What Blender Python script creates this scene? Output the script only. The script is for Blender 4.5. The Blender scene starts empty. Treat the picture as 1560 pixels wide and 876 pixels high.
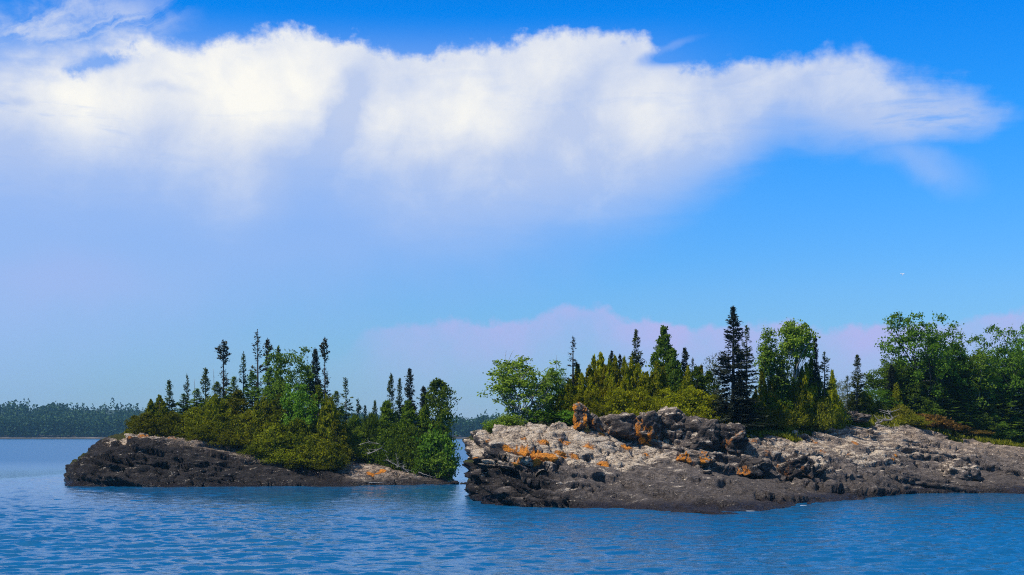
import bpy, math, random
import numpy as np
from mathutils import Vector

SC = bpy.context.scene
COL = SC.collection
F, CX, HY, CAMH = 2143.0, 780.0, 661.0, 4.0      # photo focal length in pixels, centre column, horizon row, eye height


def at(px, Y, py):
    """World point at distance Y that lies behind photo pixel (px, py)."""
    return np.array([(px - CX) / F * Y, Y, CAMH + (HY - py) / F * Y])


# ------------------------------------------------------------------ camera
cam_d = bpy.data.cameras.new("camera")
cam = bpy.data.objects.new("camera", cam_d)
COL.objects.link(cam)
cam.location = (0, 0, CAMH)
cam.rotation_euler = (math.radians(90), 0, 0)
cam_d.sensor_width = 36.0
cam_d.lens = 36.0 * F / 1560.0
cam_d.shift_y = (HY - 438.0) / 1560.0
cam_d.clip_start = 0.1
cam_d.clip_end = 20000
SC.camera = cam

# ------------------------------------------------------------------ sun and exposure
SUN_EL, SUN_AZ = 54.0, -121.0       # azimuth from the view direction, negative = to the left
sun_d = bpy.data.lights.new("sun", 'SUN')
sun_d.energy = 5.0
sun_d.angle = math.radians(0.53)
sun_d.color = (1.0, 0.95, 0.87)
sun = bpy.data.objects.new("sun", sun_d)
COL.objects.link(sun)
_e, _a = math.radians(SUN_EL), math.radians(SUN_AZ)
sdir = Vector((math.cos(_e) * math.sin(_a), math.cos(_e) * math.cos(_a), math.sin(_e)))
sun.rotation_euler = sdir.to_track_quat('Z', 'Y').to_euler()
sun.location = sdir * 200

SC.view_settings.view_transform = 'Standard'
SC.view_settings.look = 'None'
SC.view_settings.gamma = 1.0
SC.view_settings.use_curve_mapping = False
SC.view_settings.exposure = 0.0
SC.render.engine = 'CYCLES'
SC.cycles.use_denoising = False
SC.cycles.filter_width = 1.1
SC.cycles.sample_clamp_indirect = 4.0
SC.cycles.max_bounces = 6
SC.cycles.diffuse_bounces = 3
SC.cycles.glossy_bounces = 3
SC.cycles.transmission_bounces = 3
SC.cycles.volume_bounces = 0
SC.cycles.caustics_reflective = False
SC.cycles.caustics_refractive = False


# ------------------------------------------------------------------ node helpers
class NT:
    def __init__(self, tree):
        self.t = tree
        self.n = tree.nodes
        self.l = tree.links

    def new(self, typ, **kw):
        nd = self.n.new(typ)
        for k, v in kw.items():
            setattr(nd, k, v)
        return nd

    def put(self, sock, v):
        if isinstance(v, bpy.types.NodeSocket):
            self.l.new(v, sock)
        elif isinstance(v, (tuple, list)) and len(v) == 3 and sock.type == 'RGBA':
            sock.default_value = (*v, 1.0)
        else:
            sock.default_value = v

    def m(self, op, a, b=None, c=None, clamp=False):
        nd = self.new('ShaderNodeMath', operation=op, use_clamp=clamp)
        for i, v in enumerate((a, b, c)):
            if v is not None:
                self.put(nd.inputs[i], v)
        return nd.outputs[0]

    def add(self, a, b): return self.m('ADD', a, b)
    def sub(self, a, b): return self.m('SUBTRACT', a, b)
    def mul(self, a, b): return self.m('MULTIPLY', a, b)
    def div(self, a, b): return self.m('DIVIDE', a, b)

    def smooth(self, x, lo, hi, to0=0.0, to1=1.0):
        nd = self.new('ShaderNodeMapRange', interpolation_type='SMOOTHSTEP')
        self.put(nd.inputs[0], x)
        for i, v in enumerate((lo, hi, to0, to1)):
            self.put(nd.inputs[i + 1], v)
        return nd.outputs[0]

    def lin(self, x, lo, hi, to0=0.0, to1=1.0):
        nd = self.new('ShaderNodeMapRange')
        self.put(nd.inputs[0], x)
        for i, v in enumerate((lo, hi, to0, to1)):
            self.put(nd.inputs[i + 1], v)
        return nd.outputs[0]

    def noise(self, vec, scale, detail=4, rough=0.55, dist=0.0, out=0):
        nd = self.new('ShaderNodeTexNoise')
        if vec is not None:
            self.l.new(vec, nd.inputs['Vector'])
        self.put(nd.inputs['Scale'], scale)
        nd.inputs['Detail'].default_value = detail
        nd.inputs['Roughness'].default_value = rough
        nd.inputs['Distortion'].default_value = dist
        return nd.outputs[out]

    def voro(self, vec, scale, feature='F1', out='Distance', rnd=1.0):
        nd = self.new('ShaderNodeTexVoronoi', feature=feature)
        if vec is not None:
            self.l.new(vec, nd.inputs['Vector'])
        nd.inputs['Scale'].default_value = scale
        nd.inputs['Randomness'].default_value = rnd
        return nd.outputs[out]

    def mix(self, fac, a, b, blend='MIX'):
        nd = self.new('ShaderNodeMix', data_type='RGBA', blend_type=blend)
        self.put(nd.inputs[0], fac)
        self.put(nd.inputs[6], a)
        self.put(nd.inputs[7], b)
        return nd.outputs[2]

    def xyz(self, x, y, z):
        nd = self.new('ShaderNodeCombineXYZ')
        for i, v in enumerate((x, y, z)):
            self.put(nd.inputs[i], v)
        return nd.outputs[0]

    def mapping(self, vec, scale=(1, 1, 1), rot=(0, 0, 0), loc=(0, 0, 0)):
        nd = self.new('ShaderNodeMapping')
        self.l.new(vec, nd.inputs[0])
        nd.inputs['Scale'].default_value = scale
        nd.inputs['Rotation'].default_value = rot
        nd.inputs['Location'].default_value = loc
        return nd.outputs[0]

    def attr(self, name):
        return self.new('ShaderNodeAttribute', attribute_name=name).outputs['Fac']


# ------------------------------------------------------------------ world: sky with clouds, by direction
SKY = 0.1
world = bpy.data.worlds.new("World")
SC.world = world
world.use_nodes = True
w = NT(world.node_tree)
w.n.clear()
wo = w.new('ShaderNodeOutputWorld')
bg = w.new('ShaderNodeBackground')
bg.inputs['Strength'].default_value = SKY
w.l.new(bg.outputs[0], wo.inputs[0])
sky = w.new('ShaderNodeTexSky', sky_type='NISHITA')
sky.sun_disc = False
sky.sun_elevation = _e
sky.sun_rotation = _a
sky.air_density = 1.0
sky.dust_density = 0.4
sky.ozone_density = 2.5
tc = w.new('ShaderNodeTexCoord')
sep = w.new('ShaderNodeSeparateXYZ')
w.l.new(tc.outputs['Generated'], sep.inputs[0])
dx, dy, dz = sep.outputs
u = w.m('ARCTAN2', dx, dy)                                   # azimuth (radians, 0 = north of the lake)
hyp = w.m('SQRT', w.add(w.mul(dx, dx), w.mul(dy, dy)))
v = w.div(dz, w.m('MAXIMUM', hyp, 1e-4))                     # tangent of the elevation
VS = 0.4


def uv(px, py):
    uu = math.atan((px - CX) / F)
    return uu, (HY - py) / F * math.cos(uu)


def curve(pts, smooth=True):
    """An edge of a cloud: elevation as a function of azimuth."""
    nd = w.new('ShaderNodeFloatCurve')
    cm = nd.mapping
    cm.extend = 'HORIZONTAL'
    c = cm.curves[0]
    P = sorted((uv(*p)[0] + 0.5, max(0.0, min(1.0, uv(*p)[1] / VS))) for p in pts)
    c.points[0].location = P[0]
    c.points[1].location = P[-1]
    for p in P[1:-1]:
        c.points.new(*p)
    for q in c.points:
        q.handle_type = 'AUTO_CLAMPED'
    cm.update()
    w.l.new(w.add(u, 0.5), nd.inputs['Value'])
    return w.mul(nd.outputs[0], VS)


def ucurve(pts):
    nd = w.new('ShaderNodeFloatCurve')
    cm = nd.mapping
    cm.extend = 'HORIZONTAL'
    c = cm.curves[0]
    P = sorted((uv(p[0], 0)[0] + 0.5, p[1]) for p in pts)
    c.points[0].location = P[0]
    c.points[1].location = P[-1]
    for p in P[1:-1]:
        c.points.new(*p)
    cm.update()
    w.l.new(w.add(u, 0.5), nd.inputs['Value'])
    return nd.outputs[0]


def blob(px, py, rx, ry, ang=0.0, du=None, dv=None):
    """Soft elliptical lobe of the sky (1 in the middle, 0 outside), radii in photo pixels turned to angles."""
    u0, v0 = uv(px, py)
    a = w.sub(u if du is None else du, u0)
    b = w.sub(v if dv is None else dv, v0)
    ca, sa = math.cos(ang), math.sin(ang)
    p = w.add(w.mul(a, ca / (rx / F)), w.mul(b, sa / (rx / F)))
    q = w.add(w.mul(a, -sa / (ry / F)), w.mul(b, ca / (ry / F)))
    r = w.m('SQRT', w.add(w.mul(p, p), w.mul(q, q)))
    return w.smooth(r, 1.0, 0.0)


uvec = w.xyz(u, v, 0.0)
warp = w.new('ShaderNodeTexNoise')
w.l.new(uvec, warp.inputs['Vector'])
warp.inputs['Scale'].default_value = 14
warp.inputs['Detail'].default_value = 8
warp.inputs['Roughness'].default_value = 0.6
wsep = w.new('ShaderNodeSeparateXYZ')
w.l.new(warp.outputs['Color'], wsep.inputs[0])
wu = w.sub(wsep.outputs[0], 0.5)
wv = w.sub(wsep.outputs[1], 0.5)
uw = w.add(u, w.mul(wu, 0.05))
vw = w.add(v, w.mul(wv, 0.045))
fine = w.sub(w.noise(uvec, 60, 8, 0.62), 0.5)
streak = w.sub(w.noise(w.mapping(uvec, (9, 40, 1), (0, 0, 0.10)), 1.0, 6, 0.6, 0.4), 0.5)
plume = w.sub(w.noise(w.mapping(uvec, (11, 8, 1), (0, 0, -0.6)), 1.0, 7, 0.52, 0.5), 0.5)
billow = w.sub(w.noise(uvec, 22, 9, 0.6, 0.3), 0.5)


def slant(deg, fa, fb, detail=8, rough=0.55, dist=0.5):
    """Cloud fibres that run along a slanted direction of the sky."""
    c_, s_ = math.cos(math.radians(deg)), math.sin(math.radians(deg))
    a_ = w.add(w.mul(uw, c_), w.mul(vw, s_))
    b_ = w.add(w.mul(uw, -s_), w.mul(vw, c_))
    return w.sub(w.noise(w.xyz(w.mul(a_, fa), w.mul(b_, fb), 0.0), 1.0, detail, rough, dist), 0.5)


diag = slant(50, 5, 13, 7, 0.5)
diag2 = slant(18, 7, 30)
isright = ucurve([(0, 0.0), (900, 0.0), (1050, 0.6), (1200, 1.0), (1700, 1.0)])
fib = w.add(w.mul(diag, w.sub(1.0, isright)), w.mul(diag2, isright))

# clear-sky colour: the Nishita sky, deepened the way a polariser does
tint = w.new('ShaderNodeValToRGB')
w.l.new(w.div(v, VS), tint.inputs[0])
cr = tint.color_ramp
cr.elements[0].position = 0.0
cr.elements[0].color = (0.50, 0.80, 1.05, 1)
cr.elements[1].position = 1.0
cr.elements[1].color = (0.002, 0.55, 1.35, 1)
for p_, c_ in ((0.25, (0.44, 0.92, 1.45)), (0.40, (0.28, 0.95, 1.70)), (0.55, (0.12, 0.95, 1.85)), (0.75, (0.003, 0.86, 1.95))):
    e_ = cr.elements.new(p_)
    e_.color = (*c_, 1)
base = w.mix(1.0, sky.outputs[0], tint.outputs[0], 'MULTIPLY')
fill_sky = w.mix(1.0, sky.outputs[0], (2.2, 1.72, 1.18), 'MULTIPLY')      # unseen sky overhead, brightened and warmed to add fill light
base = w.mix(w.smooth(v, 0.5, 1.4), base, fill_sky)

K = 1.0 / SKY
WHITE = tuple(K * c for c in (0.99, 0.975, 0.915))
GREYB = tuple(K * c for c in (0.52, 0.62, 0.86))
LAV = tuple(K * c for c in (0.37, 0.52, 0.89))
PINK = tuple(K * c for c in (0.455, 0.49, 0.86))

# lavender veil below the main cloud
veil_b = curve([(-400, 640), (0, 560), (300, 500), (600, 440), (800, 400), (950, 350), (1100, 280), (1300, 250), (1700, 240)])
veil_t = w.add(veil_b, 0.10)
veil = w.smooth(w.sub(vw, veil_b), -0.045, 0.045)
veil = w.mul(veil, w.smooth(v, 0.30, 0.235))
veil = w.mul(veil, ucurve([(-300, 0.0), (-60, 0.75), (300, 0.68), (700, 0.62), (950, 0.45), (1100, 0.12), (1250, 0.0), (1700, 0.0)]))
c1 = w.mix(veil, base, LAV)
low = w.mul(w.smooth(v, 0.13, 0.02), ucurve([(-500, 0.0), (-200, 0.35), (500, 0.30), (900, 0.2), (1700, 0.2)]))
c1 = w.mix(low, c1, LAV)
pinkpatch = w.mul(blob(90, 425, 190, 60, 0.05, uw, vw), 0.22)
c1 = w.mix(pinkpatch, c1, PINK)

# far cumulus bank low over the horizon
bank_t = curve([(420, 600), (540, 520), (580, 498), (640, 488), (700, 481), (750, 488), (800, 485), (835, 466), (870, 461), (920, 466), (945, 478),
                (975, 488), (1100, 490), (1200, 488), (1300, 497), (1400, 492), (1480, 478), (1560, 468), (1700, 455), (1800, 470), (1950, 640)])
bk = w.smooth(w.add(w.sub(bank_t, v), w.mul(w.add(fine, billow), 0.018)), -0.001, 0.006)
bk = w.mul(bk, w.smooth(w.sub(bank_t, v), 0.060, 0.0, 0.22, 0.90))
bk = w.mul(bk, w.add(0.90, w.mul(w.add(w.mul(billow, 1.6), plume), 1.0)))
bk = w.mul(bk, ucurve([(440, 0.0), (520, 0.12), (620, 0.75), (700, 0.95), (900, 1.0), (1700, 1.0), (1950, 0.0)]))
c2 = w.mix(bk, c1, PINK)

# the main cloud
top = curve([(-420, 250), (-300, 90), (0, 62), (60, 52), (110, 44), (150, 38), (200, 34), (240, 46), (290, 62), (340, 52), (400, 44), (440, 38), (480, 52), (510, 58),
             (545, 56), (580, 70), (640, 78), (700, 66), (760, 60), (800, 50), (850, 38), (900, 36), (960, 38), (1000, 62), (1040, 90), (1090, 92), (1130, 86),
             (1200, 82), (1270, 72), (1310, 66), (1340, 84), (1400, 94), (1440, 102), (1490, 118), (1540, 150), (1570, 170), (1640, 220), (1700, 260)])
bot = curve([(-420, 255), (-300, 265), (0, 265), (100, 268), (200, 275), (300, 295), (360, 310), (420, 290), (470, 262), (520, 275), (600, 306), (700, 322), (800, 319),
             (900, 314), (1000, 308), (1080, 278), (1150, 236), (1200, 216), (1260, 225), (1330, 232), (1380, 225), (1430, 205), (1480, 195), (1530, 178), (1570, 165), (1640, 190), (1700, 200)])
wisp = ucurve([(-300, 0.6), (0, 0.9), (200, 0.55), (330, 0.25), (460, 0.16), (600, 0.18), (900, 0.2), (1050, 0.2), (1200, 0.3), (1350, 0.65), (1450, 1.0), (1700, 1.0)])
edge = w.add(w.mul(w.add(billow, w.mul(fine, 1.0)), 0.024), w.mul(w.mul(streak, wisp), 0.050))
tm = w.smooth(w.div(w.add(w.sub(top, v), edge), w.add(0.004, w.mul(wisp, 0.032))), -0.15, 1.0)
bm = w.smooth(w.add(w.sub(v, bot), w.add(w.mul(streak, 0.040), w.mul(billow, 0.018))), w.mul(ucurve([(0, 0.5), (900, 0.45), (1100, 0.3), (1300, 0.18), (1700, 0.12)]), -0.085),
              w.mul(ucurve([(0, 0.62), (900, 0.62), (1100, 0.5), (1300, 0.36), (1450, 0.18), (1700, 0.15)]), 0.085))
dens = w.mul(tm, bm)
gap = w.mul(blob(160, 88, 62, 24, 0.25, w.add(u, w.mul(w.add(wu, fine), 0.05)), w.add(v, w.mul(w.add(wv, fine), 0.03))), 1.25)
gap2 = w.mul(blob(30, 45, 95, 32, 0.3, uw, vw), 0.45)
notch = w.mul(blob(1035, 84, 78, 22, 0.12, uw, v), 1.7)
dens = w.mul(dens, w.sub(1.0, w.m('MINIMUM', w.add(w.add(gap, gap2), notch), 1.0)))
dens = w.mul(dens, w.sub(1.0, w.mul(w.smooth(streak, 0.02, 0.16), w.mul(wisp, 0.6))))
hook = w.mul(blob(1030, 68, 60, 9, 0.26, uw, w.add(v, w.mul(wv, 0.02))), 0.15)
fall = w.mul(blob(1400, 245, 120, 45, -0.35, uw, vw), 0.42)
veilwisp = w.mul(w.mul(blob(70, 25, 260, 75, 0.1, uw, vw), w.smooth(w.add(slant(28, 9, 34, 8, 0.6, 1.0), w.mul(billow, 0.6)), -0.06, 0.22)), 0.8)
dens = w.m('MAXIMUM', dens, veilwisp)
dens = w.m('MAXIMUM', w.m('MAXIMUM', dens, hook), w.mul(fall, w.add(0.9, w.mul(plume, 2.0))))
dens = w.mul(w.m('MINIMUM', dens, 1.0), ucurve([(0, 1.0), (900, 1.0), (1150, 0.93), (1400, 0.84), (1700, 0.8)]))

# shade inside the cloud: white billows, blue-grey troughs, fading to blue-grey towards its base
shade = w.add(w.mul(fib, 0.8), w.add(w.mul(plume, 0.7), w.add(w.mul(billow, 0.95), w.mul(fine, 0.08))))
trough = w.mul(blob(525, 180, 46, 155, -0.42, uw, vw), 0.72)
trough2 = w.mul(blob(455, 265, 35, 95, -0.55, uw, vw), 0.45)
trough3 = w.mul(blob(880, 150, 50, 85, -0.4, uw, vw), 0.30)
dark1 = w.mul(blob(250, 138, 65, 13, -0.15, uw, vw), 0.30)
dark2 = w.mul(blob(35, 145, 45, 13, 0.0, uw, vw), 0.35)
lit = w.add(w.mul(blob(400, 130, 200, 110, 0.1, uw, vw), 0.62), w.mul(blob(720, 160, 190, 90, 0.2, uw, vw), 0.45))
lit = w.add(lit, w.mul(blob(980, 165, 130, 70, 0.2, uw, vw), 0.30))
lit = w.add(lit, w.mul(blob(110, 150, 200, 80, 0.0, uw, vw), 0.35))
hgt = w.div(w.sub(v, bot), w.m('MAXIMUM', w.sub(top, bot), 0.02))
sh = w.add(w.add(0.50, w.mul(w.smooth(hgt, 0.70, -0.2), 0.55)), w.mul(shade, -1.2))
sh = w.add(sh, w.add(w.add(trough, trough2), w.add(trough3, w.add(dark1, dark2))))
sh = w.sub(sh, lit)
sh = w.add(sh, ucurve([(0, 0.04), (900, 0.04), (1100, 0.22), (1400, 0.45), (1700, 0.5)]))
sh = w.m('MINIMUM', w.m('MAXIMUM', sh, 0.0), 1.0)
ccol = w.mix(sh, WHITE, GREYB)
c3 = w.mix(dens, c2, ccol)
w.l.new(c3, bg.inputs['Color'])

# ------------------------------------------------------------------ noise in numpy (for real relief)
def _hash(i, j, k, seed):
    h = (i.astype(np.uint32) * np.uint32(374761393) + j.astype(np.uint32) * np.uint32(668265263)
         + k.astype(np.uint32) * np.uint32(2147483647 ^ 0x5bd1e995) + np.uint32((seed * 974711 + 12345) & 0xffffffff))
    h = (h ^ (h >> np.uint32(13))) * np.uint32(1274126177)
    h = (h ^ (h >> np.uint32(15))) * np.uint32(2246822519)
    h = h ^ (h >> np.uint32(16))
    return h.astype(np.float32) * np.float32(1.0 / 4294967296.0)


def vnoise(P, seed=0):
    """Value noise, -1..1; P is N x 3."""
    P = np.asarray(P, dtype=np.float32)
    I = np.floor(P).astype(np.int64)
    f = P - I
    f = f * f * f * (f * (f * 6 - 15) + 10)
    i, j, k = I[:, 0], I[:, 1], I[:, 2]
    out = 0
    for a in (0, 1):
        for b in (0, 1):
            for c in (0, 1):
                wgt = (f[:, 0] if a else 1 - f[:, 0]) * (f[:, 1] if b else 1 - f[:, 1]) * (f[:, 2] if c else 1 - f[:, 2])
                out = out + wgt * _hash(i + a, j + b, k + c, seed)
    return out * 2 - 1


def fbm(P, octaves=4, seed=0, gain=0.5, lac=2.03):
    P = np.asarray(P, dtype=np.float32)
    out, amp, tot = 0, 1.0, 0.0
    for o in range(octaves):
        out = out + amp * vnoise(P + o * 17.3, seed + o)
        tot += amp
        amp *= gain
        P = P * lac
    return out / tot


def voronoi(P, seed=0, facet=False):
    """F1, F2 distances and the random value of the nearest cell (or the height of a tilted plane in that cell)."""
    P = np.asarray(P, dtype=np.float32)
    I = np.floor(P).astype(np.int64)
    n = len(P)
    f1 = np.full(n, 9.0, np.float32)
    f2 = np.full(n, 9.0, np.float32)
    cid = np.zeros(n, np.float32)
    tilt = np.zeros(n, np.float32)
    for a in (-1, 0, 1):
        for b in (-1, 0, 1):
            for c in (-1, 0, 1):
                i, j, k = I[:, 0] + a, I[:, 1] + b, I[:, 2] + c
                qx = i + _hash(i, j, k, seed) - P[:, 0]
                qy = j + _hash(i, j, k, seed + 1) - P[:, 1]
                qz = k + _hash(i, j, k, seed + 2) - P[:, 2]
                d = np.sqrt(qx * qx + qy * qy + qz * qz)
                near = d < f1
                f2 = np.where(near, f1, np.minimum(f2, d))
                cid = np.where(near, _hash(i, j, k, seed + 3), cid)
                if facet:
                    tl = qx * (_hash(i, j, k, seed + 4) - 0.5) + qy * (_hash(i, j, k, seed + 5) - 0.5) + qz * (_hash(i, j, k, seed + 6) - 0.5)
                    tilt = np.where(near, tl, tilt)
                f1 = np.where(near, d, f1)
    if facet:
        return f1, f2, cid, tilt
    return f1, f2, cid


def sstep(x, a, b):
    t = np.clip((x - a) / (b - a), 0, 1)
    return t * t * (3 - 2 * t)


# ------------------------------------------------------------------ mesh helpers
def mesh_from(name, V, faces, smooth=False, attrs=None):
    V = np.ascontiguousarray(V, dtype=np.float32)
    faces = np.ascontiguousarray(faces, dtype=np.int32)
    k = faces.shape[1]
    me = bpy.data.meshes.new(name)
    me.vertices.add(len(V))
    me.vertices.foreach_set("co", V.ravel())
    me.loops.add(faces.size)
    me.loops.foreach_set("vertex_index", faces.ravel())
    me.polygons.add(len(faces))
    me.polygons.foreach_set("loop_start", np.arange(0, faces.size, k, dtype=np.int32))
    try:
        me.polygons.foreach_set("loop_total", np.full(len(faces), k, dtype=np.int32))
    except Exception:
        pass
    if smooth:
        me.polygons.foreach_set("use_smooth", np.ones(len(faces), dtype=bool))
    if attrs:
        for an, av in attrs.items():
            at_ = me.attributes.new(an, 'FLOAT', 'POINT')
            at_.data.foreach_set("value", np.ascontiguousarray(av, dtype=np.float32))
    me.update(calc_edges=True)
    me.validate()
    return me


def link(name, me, mat=None, parent=None, loc=None):
    o = bpy.data.objects.new(name, me)
    COL.objects.link(o)
    if mat is not None and me is not None and not me.materials:
        me.materials.append(mat)
    if parent is not None:
        o.parent = parent
    if loc is not None:
        o.location = loc
    return o


def tag(o, label=None, cat=None, group=None, kind=None):
    if label: o["label"] = label
    if cat: o["category"] = cat
    if group: o["group"] = group
    if kind: o["kind"] = kind
    return o


class MB:
    """Collects tubes as quads for ONE mesh."""
    def __init__(self):
        self.V, self.Q, self.n = [], [], 0

    def tube(self, pts, radii, sides=6, cap=True):
        pts = np.asarray(pts, float)
        n = len(pts)
        tan = np.gradient(pts, axis=0)
        tan /= np.linalg.norm(tan, axis=1, keepdims=True) + 1e-9
        ref = np.array([0.31, 0.95, 0.05]) if abs(tan[0, 2]) > 0.6 else np.array([0.05, 0.1, 1.0])
        a = np.cross(tan, ref)
        a /= np.linalg.norm(a, axis=1, keepdims=True) + 1e-9
        b = np.cross(tan, a)
        th = np.linspace(0, 2 * math.pi, sides, endpoint=False)
        ring = (a[:, None, :] * np.cos(th)[None, :, None] + b[:, None, :] * np.sin(th)[None, :, None]) * np.asarray(radii, float)[:, None, None]
        V = (pts[:, None, :] + ring).reshape(-1, 3)
        idx = np.arange(n * sides).reshape(n, sides)
        q = np.stack([idx[:-1], np.roll(idx[:-1], -1, 1), np.roll(idx[1:], -1, 1), idx[1:]], -1).reshape(-1, 4)
        self.V.append(V)
        self.Q.append(q + self.n)
        self.n += len(V)
        if cap:
            for ci in (0, n - 1):
                c = self.n
                self.V.append(pts[ci:ci + 1])
                self.n += 1
                r = idx[ci] + (c - len(V) - (0 if ci == 0 else 1))
                k = 0
                qq = []
                for k in range(0, sides, 2):
                    r3 = r[(k + 2) % sides] if k + 1 < sides else r[k]
                    qq.append([c, r[k], r[(k + 1) % sides], r3])
                self.Q.append(np.array(qq))

    def mesh(self, name, smooth=True):
        return mesh_from(name, np.concatenate(self.V), np.concatenate(self.Q), smooth)


# ------------------------------------------------------------------ materials
def new_mat(name):
    m = bpy.data.materials.new(name)
    m.use_nodes = True
    t = NT(m.node_tree)
    t.n.clear()
    out = t.new('ShaderNodeOutputMaterial')
    return m, t, out


def rock_material():
    m, t, out = new_mat("rock")
    b = t.new('ShaderNodeBsdfPrincipled')
    tco = t.new('ShaderNodeNewGeometry')
    P = tco.outputs['Position']
    strat = t.mapping(t.mapping(P, (1, 1, 1), (0.0, math.radians(11), 0.0)), (0.45, 0.9, 3.4))
    n_big = t.noise(P, 0.55, 5, 0.6)
    n_med = t.noise(P, 2.6, 6, 0.65)
    n_fin = t.noise(P, 10.0, 7, 0.78)
    n_str = t.noise(strat, 1.6, 6, 0.65, 0.6)
    speck = t.voro(P, 7.0)
    dark = t.attr("dark")
    pale = t.attr("pale")
    tan = t.attr("tan")
    orange = t.attr("orange")
    wet = t.attr("wet")
    soil = t.attr("soil")
    c = t.mix(t.smooth(n_med, 0.32, 0.68), (0.066, 0.052, 0.045), (0.215, 0.176, 0.150))
    c = t.mix(t.mul(t.smooth(n_str, 0.45, 0.70), 0.55), c, (0.27, 0.225, 0.195))
    c = t.mix(t.mul(tan, t.smooth(t.add(n_str, t.mul(t.sub(n_fin, 0.5), 0.6)), 0.34, 0.62)), c, (0.56, 0.41, 0.285))
    # black crust lichen on the lower, steeper rock
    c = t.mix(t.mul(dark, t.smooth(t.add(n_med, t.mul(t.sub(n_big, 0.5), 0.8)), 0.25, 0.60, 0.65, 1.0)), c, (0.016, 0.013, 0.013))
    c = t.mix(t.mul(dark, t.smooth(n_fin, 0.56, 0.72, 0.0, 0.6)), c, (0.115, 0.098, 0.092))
    # pale crust lichen: crisp patches
    pm = t.add(t.mul(t.sub(n_fin, 0.5), 1.5), t.add(t.mul(t.sub(n_str, 0.5), 2.2), t.mul(pale, 0.50)))
    c = t.mix(t.mul(t.smooth(pm, 0.30, 0.42), 0.9), c, t.mix(t.smooth(n_str, 0.35, 0.65), (0.52, 0.385, 0.255), (0.78, 0.645, 0.485)))
    # orange lichen
    om = t.add(t.mul(orange, 1.08), t.add(t.mul(t.sub(n_fin, 0.5), 1.2), t.mul(t.sub(n_med, 0.5), 1.5)))
    c = t.mix(t.mul(t.smooth(om, 0.42, 0.66), 0.9), c, t.mix(t.smooth(om, 0.50, 0.85), (0.38, 0.135, 0.035), (0.80, 0.28, 0.012)))
    grit = t.voro(P, 13.0)
    c = t.mix(t.mul(t.smooth(t.add(grit, t.mul(n_med, 0.3)), 0.34, 0.22), t.lin(pale, 0, 1, 0.22, 0.55)), c, (0.60, 0.56, 0.52))
    c = t.mix(t.mul(t.smooth(t.noise(P, 17.0, 4, 0.6), 0.57, 0.66), 0.6), c, (0.028, 0.024, 0.023))
    c = t.mix(t.mul(t.smooth(speck, 0.12, 0.05), 0.35), c, (0.45, 0.42, 0.38))
    # soil and moss where plants root
    c = t.mix(t.smooth(t.add(soil, t.mul(t.sub(n_med, 0.5), 0.9)), 0.4, 0.6), c, t.mix(n_fin, (0.035, 0.045, 0.012), (0.085, 0.085, 0.025)))
    c = t.mix(t.mul(wet, 0.85), c, (0.020, 0.015, 0.017))
    t.l.new(c, b.inputs['Base Color'])
    t.put(b.inputs['Roughness'], t.lin(wet, 0, 1, 0.85, 0.30))
    b.inputs['Specular IOR Level'].default_value = 0.2
    b.inputs['Diffuse Roughness'].default_value = 0.6
    bmp = t.new('ShaderNodeBump')
    bmp.inputs['Strength'].default_value = 1.0
    bmp.inputs['Distance'].default_value = 0.20
    hgt_ = t.add(t.mul(n_med, 0.8), t.add(t.mul(n_fin, 0.5), t.mul(n_str, 1.0)))
    crack = t.smooth(t.voro(t.mapping(P, (0.9, 0.9, 1.8)), 1.5, 'DISTANCE_TO_EDGE'), 0.0, 0.07)
    hgt_ = t.add(hgt_, t.mul(crack, 0.22))
    rid = t.m('ABSOLUTE', t.sub(t.noise(P, 4.5, 5, 0.6, 0.4), 0.5))
    hgt_ = t.add(hgt_, t.mul(t.smooth(rid, 0.0, 0.10), 0.30))
    t.l.new(hgt_, bmp.inputs['Height'])
    t.l.new(bmp.outputs[0], b.inputs['Normal'])
    t.l.new(b.outputs[0], out.inputs[0])
    return m


def leaf_material(name, c1, c2, tr=0.35, rough=0.6, vary=0.35):
    m, t, out = new_mat(name)
    oi = t.new('ShaderNodeObjectInfo')
    geo = t.new('ShaderNodeNewGeometry')
    tco = t.new('ShaderNodeTexCoord')
    n = t.noise(tco.outputs['Object'], 1.3, 4, 0.6)
    f = t.add(t.mul(t.sub(n, 0.5), 1.6), t.mul(geo.outputs['Random Per Island'], 0.8))
    c = t.mix(t.smooth(f, -0.1, 1.0), c1, c2)
    hs = t.new('ShaderNodeHueSaturation')
    t.put(hs.inputs['Hue'], t.lin(oi.outputs['Random'], 0, 1, 0.474, 0.501))
    t.put(hs.inputs['Value'], t.lin(t.m('FRACT', t.mul(oi.outputs['Random'], 7.31)), 0, 1, 1 - vary, 1 + vary))
    t.l.new(c, hs.inputs['Color'])
    d = t.new('ShaderNodeBsdfPrincipled')
    t.l.new(hs.outputs[0], d.inputs['Base Color'])
    d.inputs['Roughness'].default_value = rough
    d.inputs['Specular IOR Level'].default_value = 0.08
    tl = t.new('ShaderNodeBsdfTranslucent')
    t.l.new(hs.outputs[0], tl.inputs['Color'])
    mx = t.new('ShaderNodeMixShader')
    mx.inputs[0].default_value = tr
    t.l.new(d.outputs[0], mx.inputs[1])
    t.l.new(tl.outputs[0], mx.inputs[2])
    t.l.new(mx.outputs[0], out.inputs[0])
    return m


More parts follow.
